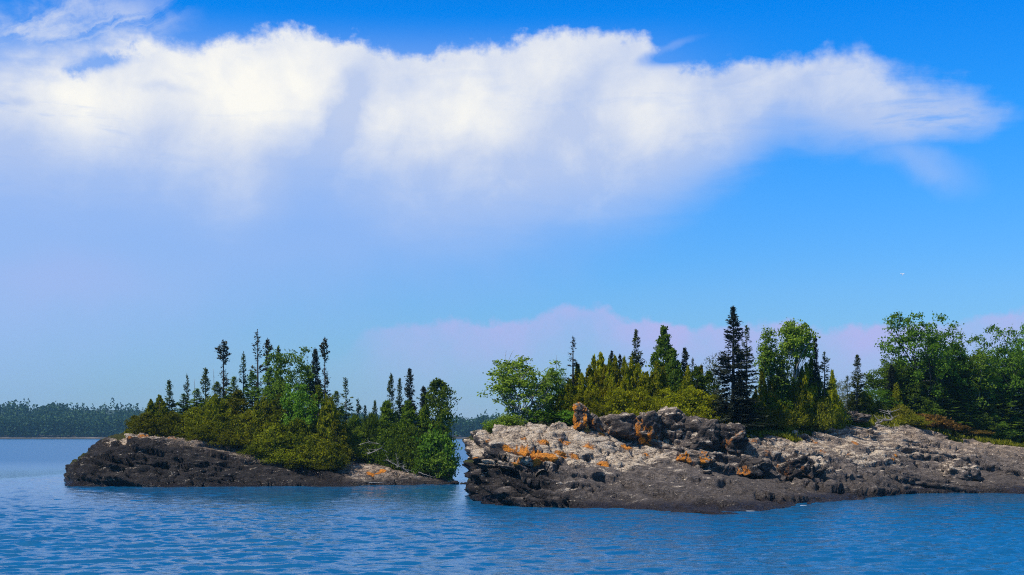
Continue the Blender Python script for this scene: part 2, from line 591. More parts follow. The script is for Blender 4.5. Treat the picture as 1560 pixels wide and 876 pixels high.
def bark_material(name, c1, c2):
    m, t, out = new_mat(name)
    tco = t.new('ShaderNodeTexCoord')
    n = t.noise(t.mapping(tco.outputs['Object'], (6, 6, 1.5)), 2.0, 5, 0.65)
    d = t.new('ShaderNodeBsdfPrincipled')
    t.l.new(t.mix(t.smooth(n, 0.35, 0.65), c1, c2), d.inputs['Base Color'])
    d.inputs['Roughness'].default_value = 0.9
    bmp = t.new('ShaderNodeBump')
    bmp.inputs['Distance'].default_value = 0.03
    t.l.new(n, bmp.inputs['Height'])
    t.l.new(bmp.outputs[0], d.inputs['Normal'])
    t.l.new(d.outputs[0], out.inputs[0])
    return m


ROCK = rock_material()
M_SPRUCE = leaf_material("spruce_needles", (0.030, 0.056, 0.010), (0.105, 0.145, 0.022), 0.35)
M_DARK = leaf_material("dark_needles", (0.022, 0.031, 0.020), (0.060, 0.074, 0.046), 0.25)
M_BROWN = leaf_material("brown_needles", (0.030, 0.030, 0.012), (0.095, 0.085, 0.026), 0.25)
M_WOODS = leaf_material("woods_needles", (0.048, 0.110, 0.008), (0.165, 0.280, 0.028), 0.5)
M_CEDAR = leaf_material("cedar_sprays", (0.110, 0.135, 0.003), (0.38, 0.395, 0.010), 0.5)
M_CEDARG = leaf_material("green_cedar_sprays", (0.042, 0.095, 0.006), (0.16, 0.250, 0.016), 0.5)
M_OLIVE = leaf_material("olive_sprays", (0.070, 0.096, 0.003), (0.25, 0.285, 0.010), 0.5)
M_LEAF = leaf_material("leaves", (0.066, 0.135, 0.010), (0.215, 0.36, 0.036), 0.5)
M_LEAFD = leaf_material("deep_green_leaves", (0.050, 0.135, 0.007), (0.175, 0.345, 0.028), 0.5)
M_PALE = leaf_material("pale_leaves", (0.080, 0.115, 0.050), (0.21, 0.26, 0.13), 0.4)
M_YEL = leaf_material("yellow_green_leaves", (0.095, 0.115, 0.008), (0.27, 0.275, 0.018), 0.45)
M_RUST = leaf_material("rusty_leaves", (0.090, 0.065, 0.012), (0.200, 0.130, 0.020), 0.3)
M_GRASS = leaf_material("grass_blades", (0.070, 0.095, 0.004), (0.27, 0.27, 0.018), 0.45)
M_FAR = leaf_material("far_needles", (0.018, 0.052, 0.022), (0.060, 0.120, 0.045), 0.25)
M_BARK = bark_material("bark", (0.022, 0.018, 0.015), (0.07, 0.06, 0.052))
M_BIRCH = bark_material("birch_bark", (0.12, 0.11, 0.10), (0.45, 0.43, 0.40))
M_GREYWOOD = bark_material("bleached_wood", (0.11, 0.10, 0.09), (0.32, 0.295, 0.27))


# ------------------------------------------------------------------ the two islands
class Land:
    """Terrain given as profiles (front to back) in fan-shaped columns, turned into a solid rock surface."""
    def __init__(self, cols, front=1.0):
        xs = sorted(cols)
        self.xs = np.array(xs, float)
        K_ = len(next(c for c in cols.values() if c is not None))
        Ys, Zs = [], []
        for i, x in enumerate(xs):
            c = cols[x]
            if c is None:
                j = min((q for q in range(len(xs)) if cols[xs[q]] is not None), key=lambda q: abs(q - i))
                Ys.append([p[0] for p in cols[xs[j]]])
                Zs.append([-1.6] * K_)
            else:
                Ys.append([p[0] for p in c])
                Zs.append([CAMH + (HY - p[1]) / F * p[0] for p in c])
        Ys, Zs = np.array(Ys), np.array(Zs)
        fr = Ys[:, :1] - front
        bk_ = Ys[:, -1:]
        zb = Zs[:, -1:]
        self.Y = np.concatenate([fr - 3, fr, Ys, bk_ + 9, bk_ + 14], 1)
        self.Z = np.concatenate([np.full_like(fr, -1.8), np.full_like(fr, -0.9), Zs, zb - 0.6, np.full_like(fr, -1.8)], 1)
        self.bumps = []

    def h(self, X, Y):
        X, Y = np.asarray(X, float), np.asarray(Y, float)
        px = CX + F * X / Y
        i = np.clip(np.searchsorted(self.xs, px) - 1, 0, len(self.xs) - 2)
        t = np.clip((px - self.xs[i]) / (self.xs[i + 1] - self.xs[i]), 0, 1)
        z = np.full(X.shape, -1.8)
        Yk = [self.Y[i, k] * (1 - t) + self.Y[i + 1, k] * t for k in range(self.Y.shape[1])]
        Zk = [self.Z[i, k] * (1 - t) + self.Z[i + 1, k] * t for k in range(self.Y.shape[1])]
        for k in range(len(Yk) - 1):
            s = (Y - Yk[k]) / np.maximum(Yk[k + 1] - Yk[k], 1e-6)
            inside = (s >= 0) & (s <= 1)
            z = np.where(inside, Zk[k] + (Zk[k + 1] - Zk[k]) * s, z)
        for (bx, by, bz, rx, ry, rz) in self.bumps:
            q = 1 - ((X - bx) / rx) ** 2 - ((Y - by) / ry) ** 2
            z = np.where(q > 0, np.maximum(z, bz + rz * np.sqrt(np.maximum(q, 0))), z)
        return z


def surface_net(H, x0, y0, vox, zmin, zmax, shear=None):
    """Even-sized quads over a height map (cliffs get as many quads as slopes do)."""
    nx, ny = H.shape
    nz = int((zmax - zmin) / vox) + 2
    gx, gy = np.gradient(H, vox)
    slope = np.sqrt(1 + np.minimum(gx ** 2 + gy ** 2, 64.0))
    zz = zmin + vox * np.arange(nz, dtype=np.float32)
    D = ((zz[None, None, :] - H[:, :, None]) / slope[:, :, None]).astype(np.float32)
    S = D < 0
    c = S[:-1, :-1, :-1].astype(np.int8)
    tot = np.zeros(c.shape, np.int8)
    for a in (0, 1):
        for b in (0, 1):
            for d in (0, 1):
                tot += S[a:nx - 1 + a, b:ny - 1 + b, d:nz - 1 + d]
    act = (tot > 0) & (tot < 8)
    idx = np.full(act.shape, -1, np.int64)
    I, J, Kk = np.nonzero(act)
    idx[I, J, Kk] = np.arange(len(I))
    acc = np.zeros((len(I), 3), np.float64)
    cnt = np.zeros(len(I))
    corners = [(a, b, d) for a in (0, 1) for b in (0, 1) for d in (0, 1)]
    for p in range(8):
        for q in range(p + 1, 8):
            A, B = corners[p], corners[q]
            if sum(abs(A[k] - B[k]) for k in range(3)) != 1:
                continue
            da = D[I + A[0], J + A[1], Kk + A[2]]
            db = D[I + B[0], J + B[1], Kk + B[2]]
            x = (da < 0) != (db < 0)
            t = np.where(x, da / np.where(x, da - db, 1), 0)
            for k in range(3):
                acc[:, k] += np.where(x, A[k] + t * (B[k] - A[k]), 0)
            cnt += x
    V = acc / cnt[:, None]
    V[:, 0] = x0 + vox * (V[:, 0] + I)
    V[:, 1] = y0 + vox * (V[:, 1] + J)
    V[:, 2] = zmin + vox * (V[:, 2] + Kk)
    Q = []
    for ax in range(3):
        o1, o2 = [(1, 2), (2, 0), (0, 1)][ax]
        sl0 = [slice(1, -1)] * 3
        sl1 = [slice(1, -1)] * 3
        sl0[ax] = slice(0, -1)
        sl1[ax] = slice(1, None)
        A, B = S[tuple(sl0)], S[tuple(sl1)]
        for flip, msk in ((False, A & ~B), (True, ~A & B)):
            e = np.array(np.nonzero(msk)).T
            e[:, o1] += 1
            e[:, o2] += 1
            def cell(d1, d2):
                c_ = e.copy()
                c_[:, o1] += d1
                c_[:, o2] += d2
                return idx[c_[:, 0], c_[:, 1], c_[:, 2]]
            q = np.stack([cell(-1, -1), cell(0, -1), cell(0, 0), cell(-1, 0)], 1)
            Q.append(q[:, ::-1] if flip else q)
    Q = np.concatenate(Q)
    Q = Q[(Q >= 0).all(1)]
    return V, Q


def vert_normals(V, Q):
    n = np.cross(V[Q[:, 2]] - V[Q[:, 0]], V[Q[:, 3]] - V[Q[:, 1]])
    N = np.zeros_like(V)
    for k in range(4):
        np.add.at(N, Q[:, k], n)
    return N / (np.linalg.norm(N, axis=1, keepdims=True) + 1e-9)


def smooth_field(A, V, Q, it=3):
    for _ in range(it):
        s = np.zeros_like(A)
        c = np.zeros(len(V))
        for k in range(4):
            np.add.at(s, Q[:, k], A[Q[:, (k + 1) % 4]] + A[Q[:, (k + 3) % 4]])
            np.add.at(c, Q[:, k], 2)
        A = s / np.maximum(c, 1)[:, None]
    return A


def pick(V, N, px, py):
    """The point of the rock seen at a photo pixel."""
    qx = CX + F * V[:, 0] / V[:, 1]
    qy = HY - F * (V[:, 2] - CAMH) / V[:, 1]
    d = (qx - px) ** 2 + (qy - py) ** 2
    ok = np.nonzero(d < d.min() + 25)[0]
    return V[ok[np.argmin(V[ok, 1])]]


def rock_relief(V, Q, dip, ydip, seed, crag, calm):
    """Pushes the surface in and out: beds, joint blocks, cracks and grain. crag(V) gives how broken the rock is."""
    N = vert_normals(V, Q)
    N = smooth_field(N, V, Q, 3)
    N /= np.linalg.norm(N, axis=1, keepdims=True) + 1e-9
    steep = sstep(1 - N[:, 2], 0.05, 0.75)
    cg = crag(V)
    wob = fbm(V * 0.35, 3, seed) * 0.6
    s = V[:, 2] + dip * V[:, 0] - ydip * (V[:, 1] - 80) + wob * 0.6
    bed = vnoise(np.stack([s * 2.3, V[:, 0] * 0.10, V[:, 1] * 0.10], 1), seed + 5) * 0.6 + vnoise(np.stack([s * 5.2, V[:, 0] * 0.25, V[:, 1] * 0.25], 1), seed + 6) * 0.4
    Pb = np.stack([V[:, 0] + 0.5 * wob, V[:, 1] + 0.35 * wob, (V[:, 2] + dip * V[:, 0] - ydip * (V[:, 1] - 80)) * 1.5], 1)
    wf = np.stack([fbm(V * 1.3, 2, seed + 50), fbm(V * 1.3, 2, seed + 52), fbm(V * 1.3, 2, seed + 54)], 1) * 0.22
    f1, f2, cid, tl = voronoi((Pb + wf) * 0.75, seed + 11, True)
    g1, g2, gid, gl = voronoi((Pb + wf) * np.array([1.3, 1.3, 2.3]), seed + 21, True)
    k1, k2, kid, kl = voronoi((Pb + 0.5 * wf) * np.array([3.0, 3.0, 5.0]), seed + 27, True)
    crack = sstep(f2 - f1, 0.0, 0.13)
    crack2 = sstep(g2 - g1, 0.0, 0.16)
    ca, sa = math.cos(0.12), math.sin(0.12)
    al = V[:, 0] * 0.77 - (V[:, 1] - 80) * 0.62
    ac = (V[:, 1] - 80) * 0.75 + V[:, 0] * 0.62
    gr = fbm(np.stack([al * 0.16, ac * 0.75, V[:, 2] * 0.9], 1) + wf, 4, seed + 61)
    fiss = 1 - sstep(np.abs(gr), 0.015, 0.085)
    gr2 = fbm(np.stack([al * 0.4, ac * 1.7, V[:, 2] * 1.6], 1) + wf, 3, seed + 67)
    fiss2 = 1 - sstep(np.abs(gr2), 0.0, 0.06)
    d = (0.60 * (cid - 0.5) + 1.0 * tl) * cg ** 1.2 + (0.13 * (gid - 0.5) + 0.30 * gl) * (0.18 + 0.82 * cg) + (0.03 * (kid - 0.5) + 0.09 * kl) * (0.4 + 0.6 * cg)
    d += 0.34 * np.tanh(2.6 * bed) * (0.12 + 0.88 * steep)
    d -= 0.50 * (1 - crack) * cg ** 1.5 + 0.07 * (1 - crack2) * (0.2 + cg)
    d += 0.16 * fbm(V * 0.8, 4, seed + 31) * (0.5 + 0.5 * cg)
    d += 0.035 * fbm(V * 3.1, 3, seed + 41)
    d *= calm(V)
    d -= (0.36 * fiss * sstep(V[:, 2], 0.25, 0.8) + 0.10 * fiss2) * (1 - 0.4 * cg)
    return V + N * d[:, None], N, steep, crack


def terrace(H, X, Y, dip, ydip, step, amt, seed, calm):
    P = np.stack([X.ravel() * 0.22, Y.ravel() * 0.22, np.zeros(X.size)], 1)
    n = fbm(P, 4, seed).reshape(X.shape)
    s = (H + dip * X - ydip * (Y - 80) + 0.55 * n) / step
    s = s + 0.45 * vnoise(np.stack([s.ravel() * 0.7, 0 * s.ravel(), 0 * s.ravel()], 1), seed + 8).reshape(s.shape)
    fl = np.floor(s)
    fr = s - fl
    T = (fl + 0.22 * fr + 0.78 * sstep(fr, 0.74, 0.90) - s) * step
    m = fbm(np.stack([X.ravel() * 0.30, Y.ravel() * 0.30, np.full(X.size, 7.0)], 1), 3, seed + 9).reshape(X.shape)
    return H + amt * T * sstep(m, -0.45, 0.15) * calm


def cut_ledges(V, N, lines, seed):
    """Broken bed edges: a lip above each line and a step cut back below it. Lines are photo points laid on the rock, then a depth in metres."""
    px = CX + F * V[:, 0] / V[:, 1]
    py = HY - F * (V[:, 2] - CAMH) / V[:, 1]
    wob = 3.0 * fbm(np.stack([px * 0.045, 0 * px, 0 * px + seed], 1), 3, seed)
    out = np.zeros(len(V))
    for q, (depth, pts) in enumerate(lines):
        xs_, ys_ = [p[0] for p in pts], [p[1] for p in pts]
        dl = (py - np.interp(px, xs_, ys_) - wob * (1 if q % 2 else -1)) * V[:, 1] / F
        fade = sstep(px, xs_[0] - 4, xs_[0] + 14) * sstep(px, xs_[-1] + 4, xs_[-1] - 14)
        fade = fade * (0.65 + 0.5 * vnoise(np.stack([px * 0.11, 0 * px + q, 0 * px], 1), seed + q))
        low = np.where(dl > 0, np.clip(1 - dl / 0.55, 0, 1) * sstep(dl, -0.02, 0.05), 0)
        lip = np.where(dl <= 0, np.clip(1 + dl / 0.30, 0, 1), 0)
        out += fade * depth * (0.40 * lip - 1.0 * low)
    return V + N * np.clip(out, -0.6, 0.3)[:, None]


def build_land(land, box, vox, dip, ydip, seed, crag, paint, label, tamt, apron, ledges):
    x0, x1, y0, y1, z1 = box
    xs = np.arange(x0, x1, vox)
    ys = np.arange(y0, y1, vox)
    X, Y = np.meshgrid(xs, ys, indexing='ij')
    H = land.h(X, Y)
    k = np.array([1, 2, 3, 2, 1], float)
    k /= k.sum()
    for ax in (0, 1):
        H = np.apply_along_axis(lambda a: np.convolve(np.pad(a, 2, mode='edge'), k, 'valid'), ax, H)
    H0 = H.copy()
    px_ = CX + F * X / Y
    H = terrace(H, X, Y, dip, ydip, 0.70, tamt, seed + 3, apron(px_, Y, H))
    land.grid = (xs, ys, H0)
    V, Q = surface_net(H, x0, y0, vox, -0.85, z1)
    V, N, steep, crack = rock_relief(V, Q, dip, ydip, seed, crag, lambda V: apron(CX + F * V[:, 0] / V[:, 1], V[:, 1], V[:, 2]))
    V = cut_ledges(V, N, ledges, seed)
    N = vert_normals(V, Q)
    N = smooth_field(N, V, Q, 7)
    N /= np.linalg.norm(N, axis=1, keepdims=True) + 1e-9
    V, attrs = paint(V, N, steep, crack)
    keep = (V[Q][:, :, 2].max(1) > -0.8)
    me = mesh_from("rocky_terrain", V, Q[keep], True, attrs)
    o = link("rocky_terrain", me, ROCK)
    tag(o, label, "terrain", None, "structure")
    land.V, land.N, land.soil = V, N, attrs['soil']
    return o


def ground_z(land, x, y):
    xs, ys, H = land.grid
    i = np.clip((x - xs[0]) / (xs[1] - xs[0]), 0, len(xs) - 1.001)
    j = np.clip((y - ys[0]) / (ys[1] - ys[0]), 0, len(ys) - 1.001)
    return float(H[int(i), int(j)])


def spots(V, N, lst, jit, seed):
    """Soft round masks on the rock at the places the lichen grows: (px, py, radius in metres[, strength])."""
    out = np.zeros(len(V), np.float32)
    for s in lst:
        c = pick(V, N, s[0], s[1])
        d = np.linalg.norm((V - c) * np.array([1.0, 0.7, 1.5]), axis=1) / s[2]
        out = np.maximum(out, (s[3] if len(s) > 3 else 1.0) * sstep(d, 1.25, 0.45))
    return out


# --- the near, right-hand island
RC = {
    712: None, 722: None,
    731: [(85.0, 762), (85.2, 745), (85.5, 715), (85.9, 692), (87.0, 674), (90, 664), (100, 664)],
    742: [(82.0, 765), (82.2, 745), (82.5, 716), (83.0, 694), (84.5, 675), (88, 660), (100, 660)],
    760: [(78.6, 770), (78.9, 750), (79.2, 727), (79.8, 707), (81.2, 682), (86, 655), (100, 652)],
    800: [(77.0, 772), (77.3, 750), (77.8, 727), (78.6, 706), (80.5, 687), (87, 649), (100, 648)],
    850: [(76.2, 773), (76.8, 750), (77.8, 728), (79.2, 710), (81.5, 692), (87.5, 647), (100, 645)],
    900: [(75.5, 774), (76.8, 754), (78.5, 733), (80.8, 714), (83.5, 695), (88.5, 651), (100, 642)],
    950: [(75.0, 775), (77.0, 758), (80.0, 737), (84.0, 708), (87.5, 683), (89.5, 658), (94, 642)],
    1000: [(72.5, 779), (75.0, 763), (79.0, 740), (84.0, 712), (87.5, 690), (89.5, 652), (94, 638)],
    1060: [(69.5, 784), (72.5, 769), (78.0, 742), (84.0, 714), (87.5, 697), (89.5, 655), (94, 640)],
    1110: [(70.0, 783), (73.0, 769), (79.0, 744), (84.0, 724), (87.5, 707), (90.0, 665), (95, 644)],
    1150: [(71.5, 781), (74.5, 768), (80.0, 747), (84.5, 729), (87.0, 717), (90.0, 672), (97, 648)],
    1205: [(77.0, 772), (79.0, 761), (83.0, 746), (86.5, 735), (88.0, 727), (90.5, 688), (101, 641)],
    1250: [(81.0, 767), (82.5, 758), (85.0, 748), (88.0, 736), (90.0, 718), (94, 683), (106, 636)],
    1300: [(85.0, 762), (86.0, 754), (88.0, 745), (90.5, 733), (93.0, 712), (98, 680), (110, 633)],
    1350: [(90.0, 756), (90.8, 749), (92.0, 739), (94.0, 723), (97.0, 702), (102, 672), (113, 636)],
    1400: [(94.2, 752), (94.8, 745), (96.0, 735), (98.0, 719), (101.0, 697), (106, 665), (116, 641)],
    1450: [(94.2, 752), (94.8, 746), (96.0, 738), (98.5, 723), (102.0, 700), (108, 673), (118, 656)],
    1500: [(94.2, 752), (94.8, 747), (96.0, 739), (99.0, 725), (103.0, 704), (110, 680), (120, 667)],
    1560: [(94.2, 752), (95.0, 746), (96.5, 738), (100., 723), (105.0, 702), (112, 686), (122, 678)],
    1640: [(95.0, 751), (96.0, 746), (98.0, 738), (102., 723), (107.0, 702), (114, 686), (122, 678)],
    1700: None, 1710: None}
RIGHT = Land(RC)
p_ = at(1457, 99.5, 725)
RIGHT.bumps.append((p_[0], p_[1] + 1.2, p_[2] - 0.5, 1.9, 2.0, 1.15))
p_ = at(1222, 91, 710)
RIGHT.bumps.append((p_[0], p_[1], p_[2] - 0.7, 1.5, 2.0, 1.3))


def apron_r(px, Y, z):
    # the lower front slope is one smooth slab
    return 1 - 0.50 * sstep(px, 830, 900) * sstep(Y, 86.5, 84.5) * sstep(px, 1330, 1230)


def crag_r(V):
    px = CX + F * V[:, 0] / V[:, 1]
    left = sstep(px, 960, 760)
    wall = sstep(V[:, 1], 85.0, 87.0) * sstep(V[:, 1], 97, 92) * sstep(px, 930, 980)
    return np.clip(0.10 + 0.9 * left + 0.45 * wall, 0, 1)


def paint_r(V, N, steep, crack):
    # the left end leans out over the water
    px0 = V[:, 0] / V[:, 1] * F + CX
    e = sstep(px0, 800, 708) * sstep(V[:, 1], 100, 92)
    V = V.copy()
    V[:, 0] -= e * np.clip(V[:, 2], 0, 4) * 0.15
    V[:, 1] -= e * 0.06 * np.clip(V[:, 2], 0, 4)
    cap = sstep(px0, 880, 800) * sstep(V[:, 1], 90, 84)
    V[:, 1] += cap * (0.55 * np.exp(-((V[:, 2] - 1.75) / 0.45) ** 2) - 0.30 * np.exp(-((V[:, 2] - 2.75) / 0.4) ** 2))
    px = CX + F * V[:, 0] / V[:, 1]
    z = V[:, 2]
    nn = fbm(V * 0.5, 4, 77)
    n2 = fbm(V * 1.6, 3, 78)
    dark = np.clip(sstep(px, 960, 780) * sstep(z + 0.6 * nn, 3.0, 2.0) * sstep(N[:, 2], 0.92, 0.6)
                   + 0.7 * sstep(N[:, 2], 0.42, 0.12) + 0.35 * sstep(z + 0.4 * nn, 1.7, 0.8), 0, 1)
    # pale crust over the upper slope of the front rock and the far knobs
    pale = sstep(z + 0.9 * nn + 0.35 * n2, 1.8, 2.5) * sstep(N[:, 2], 0.25, 0.6) * (0.5 + 0.5 * sstep(px, 1120, 980))
    pale *= 1 - 0.6 * sstep(px, 1340, 1460)
    pale = np.clip(pale + 0.4 * sstep(px, 1420, 1330) * sstep(nn, -0.1, 0.35) * sstep(px, 1130, 1220) * sstep(z, 1.3, 2.2), 0, 1)
    tan = np.clip(sstep(z + 0.5 * nn, 1.9, 2.8) * sstep(N[:, 2], 0.2, 0.55) * (0.4 + 0.6 * sstep(px, 1050, 920)) + 0.35 * sstep(px, 1120, 1180) * sstep(z, 2.2, 3.4), 0, 1)
    orange = spots(V, N, [(800, 684, 0.7, 1.15), (820, 689, 0.8, 1.2), (842, 692, 0.5, 1.1), (790, 700, 0.6, 1.25), (822, 703, 0.35, 1.25), (772, 680, 0.5, 0.95), (860, 690, 0.6, 0.95), (880, 690, 0.5, 0.8),
                          (830, 672, 0.7, 0.75), (860, 668, 0.6, 0.62), (800, 668, 0.6, 0.7), (718, 696, 0.22, 1.2), (735, 672, 0.4, 0.75), (740, 665, 0.35, 0.65), (920, 703, 0.5, 0.95),
                          (900, 676, 0.6, 0.62), (955, 676, 0.5, 0.72), (985, 690, 0.4, 0.6), (895, 650, 0.4, 0.85), (920, 656, 0.35, 0.85), (1205, 694, 0.22, 1.15),
                          (1303, 670, 0.4, 0.7), (1255, 683, 0.4, 0.6), (1367, 690, 0.28, 0.85), (1365, 701, 0.28, 0.9), (1150, 668, 0.5, 0.6), (1175, 690, 0.5, 0.55), (1295, 687, 0.35, 0.5), (1240, 668, 0.5, 0.5)], 0, 1)
    wet = sstep(z + 0.25 * nn, 0.60, 0.18)
    py = HY - F * (z - CAMH) / V[:, 1]
    ridge = np.interp(px, [700, 745, 800, 860, 940, 960, 1040, 1130, 1200, 1260, 1330, 1400, 1480, 1560, 1900], [87.5, 88.5, 89.5, 90.5, 91.5, 92, 92, 92.3, 95.5, 102, 108, 112, 115.5, 116.5, 117])
    soil = sstep(V[:, 1] + 2.6 * nn + 1.2 * n2, ridge - 0.3, ridge + 1.0) * sstep(N[:, 2], 0.3, 0.6)
    return V, dict(dark=dark, pale=pale, tan=tan, orange=orange, wet=wet, soil=soil)


build_land(RIGHT, (-4.5, 53, 66.5, 133, 7.2), 0.11, 0.20, 0.06, 5, crag_r, paint_r, "big sloping rock island with orange and pale lichen and forest on top", 1.0, apron_r, [
    (0.40, [(1000, 686), (1060, 700), (1110, 712), (1165, 722), (1235, 738), (1300, 742)]), (0.34, [(1110, 743), (1160, 752), (1200, 757), (1265, 760)]),
    (0.34, [(1300, 744), (1350, 748), (1400, 750), (1450, 750), (1520, 749)]), (0.30, [(1240, 660), (1276, 674), (1305, 682), (1345, 684)]),
    (0.30, [(1310, 708), (1362, 701), (1387, 701), (1425, 713)]), (0.30, [(1180, 640), (1212, 655), (1227, 655), (1255, 668)]), (0.28, [(1205, 664), (1240, 692)]),
    (0.28, [(1360, 653), (1420, 672), (1480, 688)]), (0.25, [(1430, 655), (1500, 680), (1570, 702)]), (0.28, [(1440, 690), (1520, 712), (1580, 728)]),
    (0.42, [(752, 692), (800, 703), (830, 707), (858, 714)]), (0.24, [(850, 680), (890, 690), (926, 699), (972, 716)]), (0.20, [(905, 664), (955, 684), (1010, 702)]),
    (0.26, [(846, 762), (895, 769)]), (0.38, [(900, 722), (960, 734), (1030, 752), (1075, 760)]), (0.34, [(1010, 718), (1070, 731), (1130, 738)]), (0.36, [(980, 742), (1040, 757), (1110, 764)]),
    (0.20, [(786, 668), (820, 672)]), (0.35, [(735, 706), (775, 716), (812, 735), (850, 742)]), (0.35, [(730, 730), (770, 741), (800, 752)]), (0.22, [(870, 738), (930, 752), (975, 760)]),
    (0.25, [(1290, 655), (1340, 668), (1390, 690)]), (0.25, [(1340, 720), (1400, 735), (1440, 741)]), (0.22, [(1150, 700), (1200, 712), (1250, 722)])])

# --- the farther, left-hand islet
LC = {
    84: None, 92: None,
    100: [(107.5, 740.5), (107.9, 737), (108.3, 734), (108.8, 730), (110.5, 725), (113, 723), (117, 723)],
    112: [(107.0, 741), (107.3, 732), (107.8, 722), (108.6, 714), (110, 709), (113, 707), (118, 707)],
    150: [(106.5, 742), (106.9, 728), (107.5, 712), (108.6, 694), (110.5, 680), (113, 674), (119, 674)],
    200: [(106.0, 743), (106.5, 728), (107.2, 708), (108.4, 688), (110, 670), (113, 658.5), (120, 657)],
    250: [(106.0, 743.5), (106.8, 728), (107.8, 710), (109.0, 692), (110.8, 673), (113.5, 662), (120, 656)],
    300: [(106.0, 744), (107.0, 730), (108.2, 713), (109.6, 695), (111.5, 676), (114, 667), (121, 656)],
    350: [(106.0, 743.5), (107.2, 731), (108.6, 716), (110.2, 700), (112.2, 684), (115, 672), (122, 656)],
    400: [(106.0, 743.5), (107.4, 733), (109.0, 720), (110.8, 707), (112.8, 694), (116, 678), (122, 660)],
    440: [(106.2, 743), (107.6, 734), (109.2, 723), (111.0, 712), (113.2, 702), (116.5, 684), (122, 664)],
    480: [(106.4, 742.5), (107.9, 735), (109.5, 726), (111.5, 717), (114.0, 708), (118, 690), (124, 672)],
    520: [(106.6, 741.5), (108.2, 735), (109.7, 727), (111.5, 714), (113.2, 699), (117, 688), (124, 672)],
    560: [(107.2, 740.5), (108.7, 735), (110.2, 727), (112.0, 717), (114.0, 705), (118, 692), (124, 676)],
    600: [(108.0, 740), (109.4, 735), (110.8, 729), (112.4, 722), (114.2, 714), (118, 702), (124, 684)],
    640: [(109.0, 739), (110.2, 736), (111.4, 732), (112.8, 727), (114.8, 722), (118, 712), (124, 696)],
    670: [(110.5, 738), (111.4, 736), (112.4, 734), (113.6, 731), (115.2, 727), (118, 720), (124, 710)],
    688: [(112.0, 737), (112.5, 736), (113.2, 735), (114.2, 733), (115.6, 731), (118, 727), (124, 722)],
    698: None, 708: None}
LEFT = Land(LC)


def crag_l(V):
    px = CX + F * V[:, 0] / V[:, 1]
    return np.clip(0.15 + 0.40 * sstep(px, 290, 190) * sstep(V[:, 2], 0.3, 1.2), 0, 1)


def paint_l(V, N, steep, crack):
    px = CX + F * V[:, 0] / V[:, 1]
    z = V[:, 2]
    nn = fbm(V * 0.5, 4, 177)
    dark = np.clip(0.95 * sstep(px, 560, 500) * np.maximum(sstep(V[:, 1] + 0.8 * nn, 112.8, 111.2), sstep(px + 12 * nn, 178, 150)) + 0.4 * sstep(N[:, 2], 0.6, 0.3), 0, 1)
    crest = sstep(V[:, 1] + 0.9 * nn, 110.6, 112.2) * sstep(px, 520, 330) * sstep(px + 14 * nn, 150, 185)
    pale = np.clip(0.75 * crest * sstep(px, 260, 180) + 0.25 * crest + 0.30 * sstep(px, 510, 560), 0, 1)
    tan = np.clip(0.9 * crest + sstep(px, 500, 540) * sstep(z, 0.3, 0.8), 0, 1)
    orange = spots(V, N, [(568, 717, 0.45, 1.0), (582, 713, 0.35, 1.0), (575, 716, 0.3, 0.8), (215, 660, 0.8, 0.62), (190, 663, 0.6, 0.5), (260, 662, 0.8, 0.5)], 0, 1)
    wet = sstep(z + 0.2 * nn, 0.62, 0.15)
    ridge = np.interp(px, [90, 200, 300, 400, 500, 520, 560, 640, 690], [113.5, 113.5, 114, 114, 113.5, 114.5, 115, 116, 116.5])
    soil = sstep(V[:, 1] + 1.0 * nn, ridge, ridge + 1.2) * sstep(N[:, 2], 0.3, 0.6)
    return V, dict(dark=dark, pale=pale, tan=tan, orange=orange, wet=wet, soil=soil)


build_land(LEFT, (-41, -2.5, 102.5, 139, 6.0), 0.12, 0.12, 0.02, 9, crag_l, paint_l, "small dark rock islet with a dense stand of trees on it", 0.9, lambda px, Y, z: np.ones(np.shape(px)), [
    (0.40, [(150, 674), (190, 671), (205, 682), (235, 687), (258, 694)]), (0.42, [(210, 697), (251, 706), (313, 716), (345, 714)]), (0.36, [(268, 698), (299, 706), (347, 705), (380, 714)]),
    (0.40, [(138, 722), (170, 730), (205, 736)]), (0.34, [(300, 683), (350, 696), (395, 706)]), (0.32, [(356, 702), (409, 717), (450, 724)]), (0.5, [(150, 692), (180, 697), (222, 716)]),
    (0.40, [(128, 702), (160, 708), (200, 720)]), (0.30, [(330, 728), (400, 734), (470, 737)]), (0.30, [(225, 728), (280, 736), (330, 738)]), (0.28, [(440, 712), (490, 722), (530, 730)]),
    (0.28, [(530, 704), (570, 716), (620, 727)]), (0.26, [(545, 722), (600, 732), (650, 736)]), (0.25, [(240, 675), (290, 684), (330, 690)])])
# ------------------------------------------------------------------ plants
class LeafSet:
    def __init__(self):
        self.V = []

    def add(self, C, D, L, W, rng, N=None, flat=0.6):
        """Pointed leaves or sprays: centres, directions, lengths, widths; N is the way they tend to face."""
        n = len(C)
        D = D / (np.linalg.norm(D, axis=1, keepdims=True) + 1e-9)
        R = rng.normal(0, 1, (n, 3))
        if N is not None:
            R = N * (1 + flat) + R * 0.6
        S = np.cross(D, R)
        S /= np.linalg.norm(S, axis=1, keepdims=True) + 1e-9
        L = np.asarray(L)[:, None] * np.ones((n, 1))
        W = np.asarray(W)[:, None] * np.ones((n, 1))
        q = np.stack([C - D * L * 0.5, C + S * W * 0.5 - D * L * 0.05, C + D * L * 0.5, C - S * W * 0.5 - D * L * 0.05], 1)
        self.V.append(q.reshape(-1, 3))

    def mesh(self, name):
        V = np.concatenate(self.V)
        return mesh_from(name, V, np.arange(len(V)).reshape(-1, 4), False)


